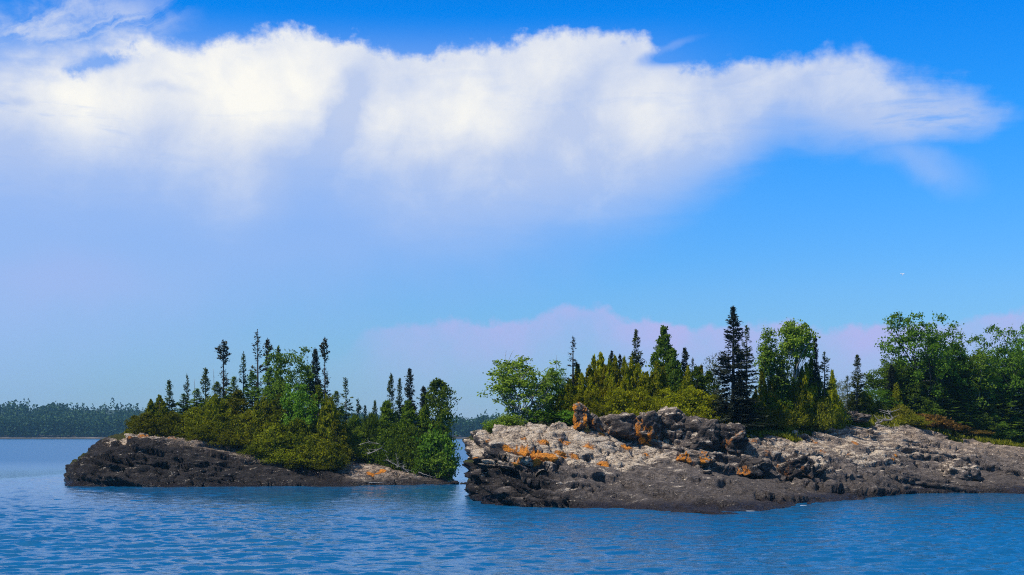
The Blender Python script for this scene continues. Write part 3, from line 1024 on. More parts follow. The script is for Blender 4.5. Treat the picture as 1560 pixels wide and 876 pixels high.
def conifer(seed, H=7.0, R=1.1, base=0.08, step=0.17, nb=5, gap=0.25, droop=0.35, power=0.85, club=0.0, fill=4, bare=0.0, lean=0.0, lf=(0.26, 0.10)):
    """Spruce: whorls of drooping boughs carrying needle sprays. Returns (wood mesh, needle mesh)."""
    rng = np.random.default_rng(seed)
    wood, lv = MB(), LeafSet()
    zs = np.linspace(-0.5, H, 12)
    tx = lean * (zs / H) ** 2 * H + rng.normal(0, 0.02, 12).cumsum() * 0.4
    ty = rng.normal(0, 0.02, 12).cumsum() * 0.4
    tx[:2] = 0
    wood.tube(np.stack([tx, ty, zs], 1), np.interp(zs, [-0.5, H], [0.018 * H + 0.02, 0.012]), 6)
    z = base * H
    while z < H - 0.04:
        t = (z / H - base) / (1 - base)
        prof = (1 - t) ** power
        prof *= 1 + 0.22 * math.sin(t * 19 + seed) + 0.18 * math.sin(t * 41 + seed * 2)
        if club:
            prof = max(prof * (1 - 0.55 * club), club * 0.42 * math.exp(-((t - 0.90) / 0.075) ** 2))
        g = gap * (1 + 0.7 * math.sin(t * 13 + seed * 1.7)) * (0.35 if t > 0.85 else 1)
        for k in range(nb):
            if rng.random() < g:
                continue
            az = rng.uniform(0, 6.283)
            ln = max(0.07, R * prof * rng.uniform(0.55, 1.12))
            pitch = -droop * (1 - t) ** 0.7 + 0.55 * t * t + rng.normal(0, 0.10)
            dirh = np.array([math.cos(az), math.sin(az), 0])
            n = max(2, int(ln / 0.11))
            s = np.linspace(0.0, 1, n + 1)
            pts = np.array([np.interp(z, zs, tx), np.interp(z, zs, ty), z]) + dirh * (ln * s)[:, None] * math.cos(pitch) \
                + np.array([0, 0, 1]) * (ln * (s * math.sin(pitch) + 0.16 * s * s))[:, None]
            if ln > 0.35:
                wood.tube(pts[::max(1, n // 3)], np.linspace(0.010 + 0.010 * ln, 0.004, len(pts[::max(1, n // 3)])), 3, False)
            if rng.random() < bare:
                continue
            P = pts[1:] if ln < 0.5 else pts[1 + n // 5:]
            m = len(P) * fill
            P = np.repeat(P, fill, 0) + rng.normal(0, 0.045, (m, 3))
            sd = rng.choice([-1, 1], m) * rng.uniform(0.2, 1.1, m)
            ca, sa = np.cos(az + sd), np.sin(az + sd)
            D = np.stack([ca, sa, rng.normal(-0.12 + 0.35 * t, 0.28, m)], 1)
            L = lf[0] * rng.uniform(0.6, 1.25, m) * (0.45 + 0.55 * min(1.0, ln / 0.5))
            lv.add(P + D * L[:, None] * 0.3, D, L, lf[1] * (0.55 + 0.45 * min(1.0, ln / 0.5)) * rng.uniform(0.7, 1.3, m), rng, np.array([[ca_ * 0.3, sa_ * 0.3, 1.0] for ca_, sa_ in zip(ca, sa)]), 0.2)
        z += step * rng.uniform(0.7, 1.3) * (0.8 if t > 0.8 else 1)
    # leader
    m = 26
    P = np.stack([np.full(m, tx[-1]), np.full(m, ty[-1]), np.linspace(H - 0.55, H + 0.03, m)], 1)
    a = rng.uniform(0, 6.283, m)
    D = np.stack([np.cos(a), np.sin(a), np.full(m, 1.3)], 1)
    lv.add(P + D * 0.03, D, np.full(m, 0.11), np.full(m, 0.05), rng)
    return wood.mesh("wood"), lv.mesh("needles")


def cedar(seed, H=5.0, R=1.2, tips=1, clumps=150, per=34, base=0.02, peak=0.3, lf=(0.20, 0.085), cl=0.30, power=1.0, up=0.0):
    """White cedar or juniper: dense uneven crown of upswept sprays, one or several spires."""
    rng = np.random.default_rng(seed)
    wood, lv = MB(), LeafSet()
    spires = [(0.0, 0.0, 1.0, 1.0)]
    for k in range(tips - 1):
        a = rng.uniform(0, 6.283)
        d = R * rng.uniform(0.35, 0.75)
        spires.append((d * math.cos(a), d * math.sin(a), rng.uniform(0.55, 0.92), rng.uniform(0.5, 0.8)))
    for (sx, sy, sh, sr) in spires:
        h = H * sh
        wood.tube([(0, 0, -0.4), (sx * 0.8, sy * 0.8, h * 0.3), (sx, sy, h * 0.92)], [0.03 + 0.012 * h, 0.02 + 0.008 * h, 0.01], 6)
        nclump = int(clumps * sh * sr / math.sqrt(tips))
        zz = rng.random(nclump) ** 0.85
        prof = np.where(zz < peak, 0.72 + 0.28 * zz / max(peak, 1e-3), np.clip((1 - zz) / (1 - peak), 0, 1) ** power)
        a = rng.uniform(0, 6.283, nclump)
        lump = 1 + 0.28 * np.sin(a * 3 + seed + zz * 9) + 0.2 * np.sin(a * 5 - zz * 17 + seed)
        rr = (R * sr * prof * lump + 0.03) * (0.45 + 0.55 * np.sqrt(rng.random(nclump)))
        cc = np.stack([sx + rr * np.cos(a), sy + rr * np.sin(a), base * h + zz * h * (1 - base)], 1)
        for q in range(nclump):
            s = cl * (0.45 + 0.75 * prof[q]) * rng.uniform(0.75, 1.25)
            o = np.array([math.cos(a[q]), math.sin(a[q]), 0.55])
            P = cc[q] + rng.normal(0, 1, (per, 3)) * s * np.array([0.48 - 0.22 * up, 0.48 - 0.22 * up, 0.42 + 0.30 * up])
            D = rng.normal(0, 0.5, (per, 3)) + np.array([(0.55 - 0.3 * up) * o[0], (0.55 - 0.3 * up) * o[1], 0.85 + 0.8 * up])
            lv.add(P, D, lf[0] * rng.uniform(0.6, 1.3, per), lf[1] * rng.uniform(0.7, 1.3, per), rng, np.tile(o, (per, 1)) + (P - cc[q]) * 1.2, 0.1)
            if q % 5 == 0 and prof[q] > 0.3:
                wood.tube([(sx, sy, cc[q][2] - 0.35 * rr[q]), cc[q]], [0.016, 0.005], 3, False)
    m = 20
    P = np.stack([rng.normal(0, 0.03, m), rng.normal(0, 0.03, m), np.linspace(H * 0.93, H, m)], 1)
    D = rng.normal(0, 0.35, (m, 3)) + np.array([0, 0, 1.2])
    lv.add(P, D, np.full(m, lf[0]), np.full(m, lf[1]), rng)
    return wood.mesh("wood"), lv.mesh("sprays")


def broadleaf(seed, H=6.0, R=2.0, stems=1, clear=0.25, leaves=7000, lf=(0.16, 0.125), cl=0.34, spread=0.75, flat=1.0, ncl=90, crown_low=None):
    """Birch, aspen and other leafy trees: forking limbs with leaf clusters at their ends, sky showing between them."""
    rng = np.random.default_rng(seed)
    wood, lv = MB(), LeafSet()
    ends = []
    cz = H * (clear + (1 - clear) * 0.5)
    hz_ = H * (1 - clear) * 0.5

    def limb(p, d, ln, r, depth):
        n = 4
        pts, q = [p], p.copy()
        for k in range(n):
            d = d + rng.normal(0, 0.13, 3) + np.array([0, 0, 0.05])
            d /= np.linalg.norm(d)
            q = q + d * ln / n
            pts.append(q.copy())
        wood.tube(pts, np.linspace(r, r * 0.55, n + 1), 5 if depth > 1 else 3, False)
        if depth == 0:
            ends.append((q, d))
            if rng.random() < 0.7:
                ends.append((pts[2] + rng.normal(0, 0.1, 3), d))
            return
        kids = 3 if depth >= 2 else rng.integers(2, 4)
        for k in range(kids):
            a = rng.uniform(0, 6.283)
            sd = np.array([math.cos(a), math.sin(a), rng.uniform(-0.15, 0.35)])
            nd = d * (1 - spread * 0.55) + sd * spread
            nd /= np.linalg.norm(nd)
            st = pts[rng.integers(2, n + 1)]
            limb(st.copy(), nd, ln * rng.uniform(0.55, 0.85), r * 0.55, depth - 1)

    for s in range(stems):
        a = 6.283 * s / stems + rng.uniform(0, 1)
        d = np.array([math.cos(a) * 0.30 * (stems > 1), math.sin(a) * 0.30 * (stems > 1), 1.0])
        limb(np.array([0.10 * math.cos(a) * (stems > 1), 0.10 * math.sin(a) * (stems > 1), -0.4]), d / np.linalg.norm(d), H * (clear + 0.22) + 0.4, 0.020 * H + 0.02, 3)
    # clusters: limb ends pulled into the crown's envelope, plus free clusters near its skin
    E = np.array([e[0] for e in ends])
    kxy = R / (np.percentile(np.hypot(E[:, 0], E[:, 1]), 92) + 1e-6)
    lowz = H * clear if crown_low is None else crown_low * H
    za, zb = np.percentile(E[:, 2], 3), np.percentile(E[:, 2], 99)

    def warp(P):
        P[:, 2] = np.where(P[:, 2] < za, -0.4 + (P[:, 2] + 0.4) * (lowz + 0.4) / (za + 0.4), lowz + (P[:, 2] - za) / (zb - za) * (H - lowz) * 0.96)
        r = np.hypot(P[:, 0], P[:, 1]) * kxy
        zr = np.clip((P[:, 2] - (cz - hz_)) / (2 * hz_), 0, 1)
        lim = R * (0.35 + 0.72 * np.sqrt(np.clip(1 - (1.75 * zr - 0.85) ** 2, 0.02, 1)))
        P[:, :2] *= (kxy * np.minimum(1, lim / np.maximum(r, 1e-6)))[:, None] if kxy < 1 else np.minimum(kxy, lim / np.maximum(r / kxy, 1e-6))[:, None] ** np.clip(P[:, 2:3] / lowz, 0, 1)

    warp(E)
    for a_ in wood.V:
        warp(a_)
    th = rng.uniform(0, 6.283, ncl)
    cs = rng.uniform(-0.75, 1, ncl)
    rr = (0.55 + 0.45 * rng.random(ncl)) * (1 + 0.25 * np.sin(th * 3 + seed) + 0.2 * np.sin(cs * 7 + seed))
    sk = np.stack([R * rr * np.sqrt(1 - cs ** 2) * np.cos(th), R * rr * np.sqrt(1 - cs ** 2) * np.sin(th), cz + hz_ * flat * 0.93 * cs * np.minimum(rr, 1.0)], 1)
    C = np.concatenate([E[rng.permutation(len(E))[:max(30, ncl)]], sk])
    C[:, 2] = np.minimum(C[:, 2], H - 0.1)
    for c in C[::3]:
        wood.tube([np.array([c[0] * 0.35, c[1] * 0.35, c[2] - 0.45 * math.hypot(c[0], c[1]) - 0.1]), c], [0.018, 0.006], 3, False)
    per = max(8, leaves // len(C))
    for c in C:
        s = cl * rng.uniform(0.6, 1.3)
        P = c + rng.normal(0, 1, (per, 3)) * s * np.array([0.6, 0.6, 0.40])
        o = c - np.array([0, 0, cz - hz_ * 0.4])
        o = o / (np.linalg.norm(o) + 1e-6) * 0.6 + np.array([0, 0, 0.6])
        D = rng.normal(0, 0.6, (per, 3)) + np.array([o[0] * 0.4, o[1] * 0.4, -0.15])
        lv.add(P, D, lf[0] * rng.uniform(0.6, 1.3, per), lf[1] * rng.uniform(0.7, 1.2, per), rng, np.tile(o, (per, 1)) + (P - c) * 1.0, 0.15)
    return wood.mesh("wood"), lv.mesh("leaves")


def snag(seed, H=5.0, twigs=26, R=0.5):
    rng = np.random.default_rng(seed)
    wood = MB()
    zs = np.linspace(-0.4, H, 9)
    tx = rng.normal(0, 0.03, 9).cumsum() * 0.5
    tx -= tx[0]
    wood.tube(np.stack([tx, tx * 0.4, zs], 1), np.linspace(0.016 * H, 0.012, 9), 6)
    tw = MB()
    for k in range(twigs):
        z = rng.uniform(0.25, 0.98) * H
        a = rng.uniform(0, 6.283)
        ln = R * rng.uniform(0.3, 1) * (1.1 - z / H)
        x = np.interp(z, zs, tx)
        p0 = np.array([x, x * 0.4, z])
        d = np.array([math.cos(a), math.sin(a), rng.uniform(-0.4, 0.5)])
        tw.tube([p0, p0 + d * ln * 0.5 + np.array([0, 0, -0.03]), p0 + d * ln], [0.018, 0.012, 0.005], 3, False)
    return wood.mesh("wood"), tw.mesh("twigs")


KIND = {}       # kind -> (list of (wood, crown) mesh pairs, height, radius, wood material, crown material)


def kind(key, pairs, H, R, wm, cm):
    KIND[key] = (pairs, H, R, wm, cm)


kind("spruce", [conifer(s, 7, 1.25, 0.06, 0.14, 7, 0.22, fill=5, power=0.72) for s in (1, 2, 3)], 7, 1.15, M_BARK, M_SPRUCE)
kind("thin_spruce", [conifer(s, 7, 1.15, 0.10, 0.21, 6, 0.32, droop=0.30, fill=5, bare=0.10, power=0.75) for s in (11, 12, 13)], 7, 0.85, M_BARK, M_SPRUCE)
kind("club_spruce", [conifer(s, 7, 1.1, 0.10, 0.17, 7, 0.30, droop=0.40, fill=6, club=0.8, bare=0.08) for s in (21, 22)], 7, 0.80, M_BARK, M_BROWN)
kind("bare_spruce", [conifer(s, 8, 1.05, 0.10, 0.24, 5, 0.36, droop=0.25, fill=5, bare=0.25, club=0.45, power=0.7) for s in (31, 32)], 8, 0.80, M_BARK, M_BROWN)
kind("spire", [conifer(s, 7, 0.75, 0.06, 0.12, 8, 0.14, droop=0.5, power=0.6, fill=6, lf=(0.24, 0.11)) for s in (41, 42)], 7, 0.62, M_BARK, M_DARK)
kind("big_dark", [conifer(55, 8.2, 1.9, 0.03, 0.14, 8, 0.20, droop=0.5, power=1.0, fill=6, bare=0.08), ], 8.2, 1.75, M_BARK, M_DARK)
kind("snag", [snag(61), snag(62)], 5, 0.5, M_GREYWOOD, M_GREYWOOD)
kind("cedar", [cedar(s, 5, 1.15, 5, 230, 32, peak=0.18, power=1.05, up=1.0, cl=0.27, lf=(0.26, 0.075)) for s in (71, 72, 73)], 5, 1.15, M_BARK, M_CEDAR)
kind("green_cedar", [cedar(s, 5, 1.15, 2, 170, 34, peak=0.28, power=0.9) for s in (75, 76, 77)], 5, 1.15, M_BARK, M_CEDARG)
kind("cedar_spire", [cedar(s, 5, 0.62, 1, 110, 34, peak=0.2, power=0.95, cl=0.24, up=1.0, lf=(0.24, 0.075)) for s in (81, 82, 83)], 5, 0.62, M_BARK, M_CEDAR)
kind("club_cedar", [cedar(91, 6, 0.95, 1, 150, 36, peak=0.72, power=0.55, cl=0.32)], 6, 0.95, M_BARK, M_CEDARG)
kind("bush", [cedar(s, 2.6, 1.7, 4, 240, 34, peak=0.25, power=0.7, cl=0.34) for s in (101, 102, 103)], 2.6, 1.7, M_BARK, M_CEDAR)
kind("green_bush", [cedar(s, 2.6, 1.7, 4, 240, 34, peak=0.25, power=0.7, cl=0.34) for s in (105, 106)], 2.6, 1.7, M_BARK, M_CEDARG)
kind("yellow_bush", [cedar(s, 1.8, 1.5, 4, 200, 30, peak=0.2, power=0.65, cl=0.30) for s in (108, 109)], 1.8, 1.5, M_BARK, M_YEL)
kind("birch", [broadleaf(111, 5.0, 1.75, 4, 0.16, 6000, cl=0.28, ncl=80)], 5.0, 1.75, M_BIRCH, M_LEAF)
kind("aspen", [broadleaf(s, 6, 0.80, 1, 0.34, 3600, cl=0.26, ncl=60) for s in (121, 122)], 6, 0.85, M_BIRCH, M_LEAF)
kind("conic", [cedar(138, 6, 1.35, 3, 240, 34, peak=0.22, power=0.85, cl=0.33, lf=(0.19, 0.12))], 6, 1.35, M_BARK, M_LEAF)
kind("round", [broadleaf(s, 6, 1.15, 3, 0.56, 4600, cl=0.28, ncl=50) for s in (131, 132)], 6, 1.15, M_BIRCH, M_LEAF)
kind("leafy", [broadleaf(s, 6, 1.9, 2, 0.15, 9500, cl=0.34, ncl=120) for s in (141, 142)], 6, 1.9, M_BARK, M_LEAFD)
kind("wide", [broadleaf(s, 7.5, 2.7, 2, 0.34, 9500, cl=0.36, ncl=95, spread=0.9) for s in (151, 152)], 7.5, 2.7, M_BARK, M_LEAFD)
kind("pale", [broadleaf(s, 4.5, 1.1, 2, 0.2, 2600, cl=0.26, ncl=60, lf=(0.11, 0.07)) for s in (161, 162)], 4.5, 1.1, M_BIRCH, M_PALE)
kind("shrub", [broadleaf(s, 2.0, 1.2, 4, 0.05, 3600, cl=0.30, ncl=80, crown_low=0.06) for s in (171, 172)], 2.0, 1.2, M_BARK, M_LEAF)
kind("dark_shrub", [broadleaf(s, 2.0, 1.3, 4, 0.05, 3600, cl=0.30, ncl=80, crown_low=0.06) for s in (175, 176)], 2.0, 1.3, M_BARK, M_LEAFD)
kind("rust", [cedar(s, 0.8, 1.2, 5, 120, 30, peak=0.2, power=0.6, cl=0.22) for s in (181,)], 0.8, 1.2, M_BARK, M_RUST)

CROWN = {}
prng = random.Random(12)
count = {}


def plant(land, key, px, ytop, Y, width=None, name="spruce_tree", label=None, group=None, cat=None, base=None, wood=None, crown=None):
    """One tree: an Empty at its foot with its trunk and crown. px, ytop: where its tip stands in the photo at distance Y; width in photo pixels."""
    pairs, H, R, wm, cm = KIND[key]
    i = count.get(key, 0)
    count[key] = i + 1
    wmesh, cmesh = pairs[i % len(pairs)]
    tip = at(px, Y, ytop)
    z0 = ground_z(land, tip[0], Y) - 0.05 if base is None else base
    h = max(0.3, tip[2] - z0)
    sz = h / H
    sx = (width / F * Y / 2 / R) if width else sz * prng.uniform(0.9, 1.1)
    e = bpy.data.objects.new(name, None)
    e.empty_display_size = 0.3
    COL.objects.link(e)
    e.location = (tip[0], Y, z0)
    e.rotation_euler = (0, 0, prng.uniform(0, 6.28))
    tag(e, label, cat or name.split('_')[-1], group)
    for part, me, mat in (("trunk", wmesh, wood or wm), (CROWN.get(key, "crown"), cmesh, crown or cm)):
        if me.materials and me.materials[0] != mat or not me.materials:
            if me.materials:
                me = me.copy()
                me.materials.clear()
            me.materials.append(mat)
        o = bpy.data.objects.new(part, me)
        COL.objects.link(o)
        o.parent = e
        o.scale = (sx, sx, sz)
    return e


L_, R_ = LEFT, RIGHT
SP, CE, DT, LT, SH, BT = "spruce_tree", "cedar_tree", "dead_tree", "leafy_tree", "shrub", "birch_tree"
# --- trees of the small islet, one by one
for a in (
    ("spruce", 258, 580, 117, 40, SP, "small bushy olive spruce nearest the bare end of the small islet"),
    ("thin_spruce", 285, 571, 119, 20, SP, "thin little spruce with a wispy crown beside a bare grey stick, small islet"),
    ("snag", 296, 578, 120, 14, DT, "bare grey stick of a dead tree beside the wispy little spruce, small islet"),
    ("spruce", 313, 562, 117, 42, SP, "dense dark cone-shaped spruce in front of the tall ragged one, small islet"),
    ("snag", 327, 562, 120, 14, DT, "thin dead stem between the dense dark cone spruce and the ragged flat-topped one"),
    ("club_spruce", 341, 520, 118, 40, SP, "tall ragged spruce with a flat clubbed brown top, small islet"),
    ("thin_spruce", 371, 537, 119, 32, SP, "slim pointed spruce with gaps between its boughs, beside the tallest bare-stemmed one"),
    ("bare_spruce", 393, 504, 117, 44, SP, "tallest spruce of the small islet, long bare stem and a tuft on top"),
    ("club_spruce", 408, 519, 119, 30, SP, "spruce with a forked crooked top right against the tallest bare-stemmed spruce"),
    ("spruce", 424, 529, 121, 34, SP, "dark pointed spruce top rising behind the big leafy tree of the small islet"),
    ("leafy", 436, 530, 118, 78, LT, "big bright green leafy tree in the middle of the small islet"),
    ("leafy", 460, 584, 115, 60, LT, "lower fresh green leafy tree in front of the twin dark spires, small islet"),
    ("spire", 481, 533, 118, 22, SP, "shorter pointed one of the twin dark spires on the small islet"),
    ("club_spruce", 495, 516, 118, 30, SP, "tall dark column of a spruce with a blunt club top, taller of the twin spires"),
    ("thin_spruce", 527, 577, 118, 34, SP, "open branched spruce standing in the dip of the islet's skyline"),
    ("thin_spruce", 545, 608, 119, 28, SP, "low spruce with a nodding tip just beside the open branched one"),
    ("spruce", 556, 618, 120, 22, SP, "short pale green spruce, lower of a pair in the dip of the skyline"),
    ("spruce", 571, 611, 120, 26, SP, "short pale green spruce, taller of a pair in the dip of the skyline"),
    ("spruce", 596, 571, 118, 32, SP, "dense topped spruce, first of three dark ones near the islet's low end"),
    ("spruce", 609, 577, 119, 28, SP, "middle and shortest of three dark spruces near the islet's low end"),
    ("spire", 624, 562, 118, 22, SP, "slender needle-like spruce, tallest of three dark ones near the islet's low end"),
    ("spire", 645, 590, 118, 24, SP, "thin spruce leaning on the broad olive cedar at the islet's low end"),
    ("club_cedar", 667, 580, 117.5, 50, CE, "broad round-topped olive cedar at the low end of the small islet"),
):
    plant(L_, a[0], a[1], a[2], a[3] * (1.22 if "spruce" in a[0] else 1.0), a[4], a[5], a[6], "trees of the small islet")
for a in ((300, 592, 117.5, 44), (331, 582, 117.2, 44), (356, 574, 118, 44), (384, 566, 118.5, 46), (412, 560, 118.6, 48), (472, 566, 118.4, 44), (512, 596, 117.6, 44), (240, 612, 117, 40), (280, 600, 117.6, 40)):
    plant(L_, "spruce", a[0], a[1], a[2], a[3], SP, "mid-height green spruce half sunk in the thicket of the small islet", "half-hidden spruces of the small islet", crown=M_WOODS)

for a in (
    ("bush", 222, 630, 114.6, 56, "spreading olive cedar bush on the bare crest, outermost of the small islet"),
    ("cedar", 243, 603, 115.5, 48, "loose olive cedar with twiggy top beside the outermost bush"),
    ("bush", 262, 628, 115.2, 60, None), ("bush", 296, 622, 115.4, 64, None), ("green_bush", 330, 604, 116.5, 66, None), ("bush", 338, 632, 114.6, 70, None),
    ("green_cedar", 362, 596, 116.5, 56, None), ("bush", 380, 628, 114.8, 76, None), ("bush", 352, 652, 113.8, 66, None), ("cedar", 402, 606, 115.8, 70, None),
    ("green_cedar", 428, 602, 115.6, 70, None), ("bush", 416, 646, 114.0, 84, None), ("bush", 452, 640, 113.8, 84, None), ("bush", 438, 676, 112.8, 76, None),
    ("cedar", 485, 590, 115.0, 70, "tall feathery olive cedar under the twin dark spires"), ("cedar", 504, 607, 114.0, 62, "olive cedar whose skirt hangs to the rock by the pale slope"),
    ("bush", 478, 664, 112.8, 74, None), ("bush", 504, 672, 112.6, 62, None), ("bush", 400, 670, 113.2, 66, None), ("bush", 462, 694, 112.0, 56, None),
    ("green_cedar", 512, 640, 113.4, 46, None), ("bush", 310, 646, 113.9, 60, None), ("bush", 497, 696, 112.1, 48, None)):
    plant(L_, a[0], a[1], a[2], a[3], a[4], CE if "cedar" in a[0] else "cedar_shrub",
          a[5] or "olive cedar among the crowded evergreen thicket of the small islet", "cedar thicket on the small islet", cat="cedar", crown=M_OLIVE)

for a in (
    ("green_bush", 540, 636, 116.5, 56), ("green_bush", 566, 632, 117.0, 62), ("green_cedar", 590, 612, 117.0, 56), ("green_bush", 600, 648, 116.2, 60),
    ("green_cedar", 622, 612, 117.0, 56), ("green_bush", 626, 650, 116.2, 64), ("green_cedar", 648, 618, 117.0, 52), ("green_bush", 548, 652, 115.9, 60),
    ("green_bush", 584, 666, 115.6, 56), ("green_bush", 612, 676, 115.6, 54), ("green_bush", 640, 672, 115.8, 60), ("green_cedar", 672, 634, 116.5, 48)):
    plant(L_, a[0], a[1], a[2], a[3], a[4], CE if "cedar" in a[0] else "cedar_shrub",
          "dark green evergreen above the pale driftwood slope of the small islet", "evergreens above the driftwood slope", cat="cedar")
plant(L_, "dark_shrub", 662, 652, 115.2, 64, SH, "deep green leafy shrub under the broad olive cedar by the channel", cat="shrub")
plant(L_, "shrub", 674, 690, 114.6, 46, SH, "lowest green shrub leaning over the water at the islet's end", cat="shrub")
plant(L_, "dark_shrub", 652, 694, 114.8, 46, SH, "dark leafy shrub above the grey driftwood near the islet's end", cat="shrub")

# --- trees of the big island, one by one
for a in (
    ("birch", 798, 534, 92.5, 108, BT, "bushy light green birch at the cliff end of the big island"),
    ("leafy", 844, 560, 94.5, 54, LT, "smaller leafy tree tucked beside the bushy birch"),
    ("snag", 848, 541, 97, 14, DT, "thin dead spike rising above the smaller leafy tree beside the birch"),
    ("bare_spruce", 873, 513, 94.5, 34, SP, "tall thin spruce with a knobbly brown tip, first above the upright boulder"),
    ("cedar_spire", 897, 560, 94.5, 34, CE, "low olive cedar spire next to the knobbly tipped spruce"),
    ("cedar_spire", 915, 541, 95, 36, CE, "tallest olive cedar spire in the row above the boulders"),
    ("spire", 932, 535, 97, 16, SP, "dark needle-thin spire just past the tallest olive cedar spire"),
    ("spire", 944, 541, 97, 14, SP, "second, shorter dark needle-thin spire above the boulders"),
    ("spruce", 969, 503, 98, 36, SP, "blue-green pointed spruce between the cedar spires and the broad green tree"),
    ("conic", 1011, 498, 97, 60, LT, "broad bright green tree with a pointed top beside the blue-green spruce"),
    ("spire", 1043, 530, 98, 20, SP, "slim dark spruce in the gap before the great dark spruce"),
    ("thin_spruce", 1055, 545, 98, 22, SP, "short sparse spruce just behind the slim dark one in the gap"),
    ("pale", 1086, 532, 98, 44, LT, "pale grey-green twiggy tree touching the great dark spruce"),
    ("big_dark", 1128, 578, 94.2, 84, SP, "low smoky grey spruce spreading at the foot of the great dark spruce"),
    ("big_dark", 1117, 467, 95.0, 88, SP, "great dark spruce with a bare twiggy tip, tallest tree in view"),
    ("thin_spruce", 1137, 497, 97, 34, SP, "dark spruce spire hugging the great dark spruce's flank"),
    ("aspen", 1170, 500, 99, 34, LT, "slender pale-stemmed aspen with a small round top"),
    ("round", 1211, 485, 100, 54, LT, "bright green round-headed tree on pale stems"),
    ("aspen", 1186, 534, 99, 36, LT, "lower light green aspen between the slender and the round-headed trees"),
    ("spire", 1242, 513, 101, 18, SP, "very narrow dark spire beside the bright round-headed tree"),
    ("thin_spruce", 1256, 536, 101, 28, SP, "short dark ragged spruce after the very narrow spire"),
    ("pale", 1277, 572, 106, 34, LT, "low pale grey-green bushy tree beyond the ragged spruce"),
    ("spruce", 1306, 541, 112, 32, SP, "lone small dark spruce on the open saddle of the ridge"),
    ("thin_spruce", 1291, 572, 113, 22, SP, "tiny spruce huddled against the lone one on the saddle"),
    ("wide", 1408, 477, 119, 120, LT, "biggest wide-spreading leafy tree over the far woods"),
    ("leafy", 1350, 545, 118, 64, LT, "leafy tree with loose outer boughs under the biggest spreading tree"),
    ("leafy", 1340, 592, 115, 50, LT, "low fresh green leafy tree at the woods' open edge"),
    ("spire", 1358, 556, 116.5, 20, SP, "dark narrow spruce standing before the biggest spreading tree"),
    ("cedar_spire", 1366, 584, 114.8, 26, CE, "yellowish cedar spire before the dark woods, beside the driftwood stump"),
    ("wide", 1516, 496, 123, 104, LT, "tall grey-green spreading tree at the far end of the woods"),
    ("wide", 1568, 488, 124, 80, LT, "tall leafy tree cut off by the photo's edge"),
    ("aspen", 1462, 520, 121, 56, LT, "narrower leafy tree filling the dip between the two big spreading trees"),
    ("aspen", 1493, 534, 120, 40, LT, "pale-stemmed slim aspen in front of the dip in the woods"),
):
    plant(R_, a[0], a[1], a[2], a[3], a[4], a[5], a[6], "trees of the big island")

for a in (
    ("cedar", 868, 578, 93.5, 50), ("cedar", 886, 570, 93.8, 46), ("cedar_spire", 905, 546, 95.5, 30), ("cedar", 922, 558, 94.5, 48), ("cedar_spire", 937, 545, 95.5, 30),
    ("cedar", 951, 546, 95.5, 44), ("cedar", 972, 556, 95.5, 54), ("bush", 905, 596, 93, 66), ("bush", 945, 592, 93.4, 70), ("cedar", 985, 568, 95, 54), ("bush", 975, 592, 93.8, 70),
    ("cedar", 1010, 560, 96, 56), ("bush", 1015, 594, 94.6, 70), ("cedar", 1035, 556, 96.5, 50), ("bush", 1052, 590, 95, 74), ("green_cedar", 1062, 560, 97, 50), ("bush", 1088, 604, 95.4, 60),
    ("green_cedar", 1080, 566, 97, 50), ("bush", 1030, 616, 94.2, 54), ("bush", 1070, 624, 94.8, 46), ("yellow_bush", 912, 616, 92.6, 36), ("green_cedar", 860, 594, 93.6, 50),
    ("cedar_spire", 880, 556, 95, 30), ("cedar_spire", 928, 552, 94.2, 28), ("cedar_spire", 962, 548, 96, 30), ("cedar_spire", 1000, 552, 95.5, 30), ("cedar_spire", 1026, 548, 96.5, 30), ("cedar_spire", 1048, 560, 96, 28),
    ("cedar_spire", 1068, 558, 97.5, 28), ("cedar", 900, 578, 93.4, 40), ("cedar", 934, 576, 93.8, 40), ("cedar", 1042, 580, 95, 44)):
    plant(R_, a[0], a[1], a[2], a[3], a[4], CE if "cedar" in a[0] else "cedar_shrub",
          "olive cedar in the thick row behind the ridge of boulders", "cedars behind the ridge of boulders", cat="cedar")
for a in (
    ("cedar", 1150, 600, 97.5, 44), ("cedar", 1176, 572, 99, 46), ("yellow_bush", 1165, 622, 97.5, 56), ("cedar", 1200, 580, 100, 46), ("yellow_bush", 1200, 612, 99.5, 60), ("cedar", 1222, 560, 101, 44),
    ("cedar_spire", 1236, 548, 101, 30), ("cedar", 1247, 572, 101.5, 44), ("yellow_bush", 1232, 604, 101, 60), ("bush", 1264, 592, 105, 48), ("yellow_bush", 1180, 634, 98, 50), ("yellow_bush", 1222, 628, 100.5, 50),
    ("yellow_bush", 1258, 616, 104, 46), ("cedar", 1160, 566, 98.5, 40), ("cedar_spire", 1190, 552, 100, 28), ("cedar_spire", 1214, 546, 101, 28), ("cedar_spire", 1228, 556, 100.5, 26), ("cedar", 1210, 582, 99.8, 46),
    ("green_cedar", 1184, 590, 98.8, 46), ("cedar_spire", 1268, 566, 104, 24), ("yellow_bush", 1150, 634, 97.2, 44)):
    plant(R_, a[0], a[1], a[2], a[3], a[4], CE if "cedar" in a[0] else "cedar_shrub",
          "yellow-olive cedar under the pale-stemmed aspens of the big island", "cedars under the pale aspens", cat="cedar")
